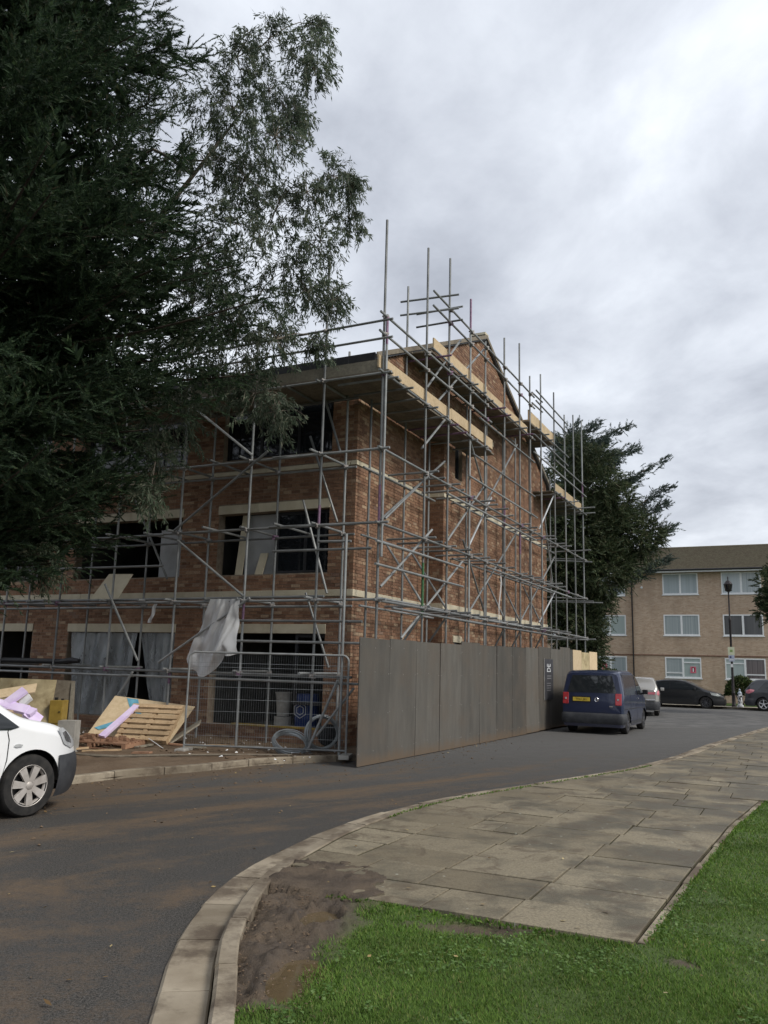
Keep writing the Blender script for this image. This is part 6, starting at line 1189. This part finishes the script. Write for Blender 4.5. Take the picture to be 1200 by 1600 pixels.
b=np.stack([G_[:,0],G_[:,1],z0],1); dr=np.stack([np.cos(ang),np.sin(ang),np.zeros(n_)],1); sd=np.stack([-np.sin(ang),np.cos(ang),np.zeros(n_)],1); tip=b+dr*(h*lean)[:,None]+np.array([0,0,1.])*h[:,None]
V=np.stack([b-sd*wd[:,None],b+sd*wd[:,None],tip],1).reshape(-1,3)
MT['grass']=leafmat('grass_blade',[(0,(.066,.128,.018)),(.45,(.098,.190,.026)),(.8,(.140,.242,.038)),(.93,(.19,.26,.055)),(1,(.27,.23,.10))],1.3,(.32,.68,.66),.6,.3)
tag(fastmesh('grass',V,3,MT['grass']),'short green lawn grass growing beside the paving','grass',kind='stuff')
# clover and weeds: small flat leaves in patches
n_=90000; Y=3.5+rs.random(n_)**1.6*9; X=rs.uniform(-.9,1,n_)*(.52*Y+.5); dN,S_,Q_,pav=lawn_mask(X,Y); md=mudmask(X,Y,dN,S_,Q_); k=(~pav)&(dN>.42)&(md<.25)&(X>-1)&(fbm(X*2.1,Y*2.1,55)>.54)&(rs.random(n_)<.6); X,Y=X[k],Y[k]; n_=len(X)
P=np.stack([X,Y,.115+rs.random(n_)*.02],1); D=unit(np.stack([rs.normal(size=n_),rs.normal(size=n_),rs.normal(size=n_)*.25],1)); Nn=unit(np.cross(D,np.array([0,0,1.])+rs.normal(size=(n_,3))*.3)); l=rs.uniform(.012,.028,n_)[:,None]; w=l*.42; V=np.stack([P,P+D*l*.5-Nn*w,P+D*l,P+D*l*.5+Nn*w],1).reshape(-1,3)
MT['clover']=leafmat('clover_leaf',[(0,(.06,.12,.025)),(.6,(.10,.18,.045)),(1,(.17,.25,.09))],2,(.35,.65,.85),.6,.3); tag(fastmesh('clover',V,4,MT['clover']),'pale clover leaves in patches through the lawn','clover',kind='stuff')
# moss along the kerb joint
q=[]; 
for p,a in zip(nr[95:135],nr[96:136]):
    t_=(a-p).normalized(); rr=Vector((t_.y,-t_.x,0))
    for k in range(26): c0=p.lerp(a,rs.random())+rr*(.43+rs.normal()*.02); q.append((c0.x,c0.y,.105))
for k in range(900): s_=rs.random()*7.2; c0=PO+ER*s_+QX*(qmax(s_)+.09+rs.normal()*.02); q.append((c0.x,c0.y,.1))
for k in range(500): c0=PO-QX*rs.random()*2.2-ER*(.05+abs(rs.normal())*.03); q.append((c0.x,c0.y,.1))
q=np.array(q); tag(fastmesh('moss',leafq(q,unit(rs.normal(size=q.shape)+np.array([0,0,1.5])),rs.uniform(.015,.04,len(q)),rs.uniform(.005,.01,len(q)),rs),4,MT['grass']),'moss and grass tufts along the paving joints','moss',kind='stuff')
# fallen leaves
def flat_leaves(P,size): 
    n=len(P); a=rs.uniform(0,6.28,n); D=np.stack([np.cos(a),np.sin(a),rs.normal(size=n)*.25],1); S2=np.stack([-np.sin(a),np.cos(a),rs.normal(size=n)*.3],1); l=size[:,None]; return np.stack([P,P+D*l*.5-S2*l*.3,P+D*l,P+D*l*.5+S2*l*.3],1).reshape(-1,3)
pts=[]
for k in range(130):
    y=rs.uniform(3.8,12); x=rs.uniform(-.6,.5)*y; 
    dN=float(-left_of(np.array([x]),np.array([y]),nrn[::2])[0]); pts.append((x,y,.125 if dN>.45 else .04 if dN>-.03 else .012))
for k in range(260): c0=st[int(rs.integers(70,205))]; pts.append((c0.x+.06+abs(rs.normal())*.25,c0.y-abs(rs.normal())*.18,.014))
P=np.array(pts); MT['deadleaf']=leafmat('dead_leaf',[(0,(.10,.06,.025)),(.5,(.22,.14,.06)),(.8,(.36,.27,.12)),(1,(.45,.38,.22))],3,(.3,.6,.9),.7,.15); tag(fastmesh('fallen_leaves',flat_leaves(P,rs.uniform(.02,.055,len(P))),4,MT['deadleaf']),'fallen brown and yellow leaves scattered on road and lawn','leaves',kind='stuff')
# grit and mud crumbs on the road, heavier by the site kerb
m=MB(); m2=MB()
for k in range(900):
    c0=st[int(rs.integers(60,200))]; c1=nr[int(rs.integers(60,150))]; f=abs(rs.normal())*.22; p=c0.lerp(c1,min(.95,f)); r=.005+abs(rs.normal())*.009; rock(m,p+UP*(r*.3+.002),r)
for k in range(1100):
    x=rs.uniform(-.95,.1); y=rs.uniform(4.0,7.6); r=min(.014,.003+abs(rs.normal())*.005); dN=float(-left_of(np.array([x]),np.array([y]),nrn[::2])[0])
    if .3<dN<.85: rock(m,Vector((x,y,.098)),r)
tag(m.build('road_grit',MT['earth']),'grit and mud crumbs strewn over the road surface','grit',kind='stuff')
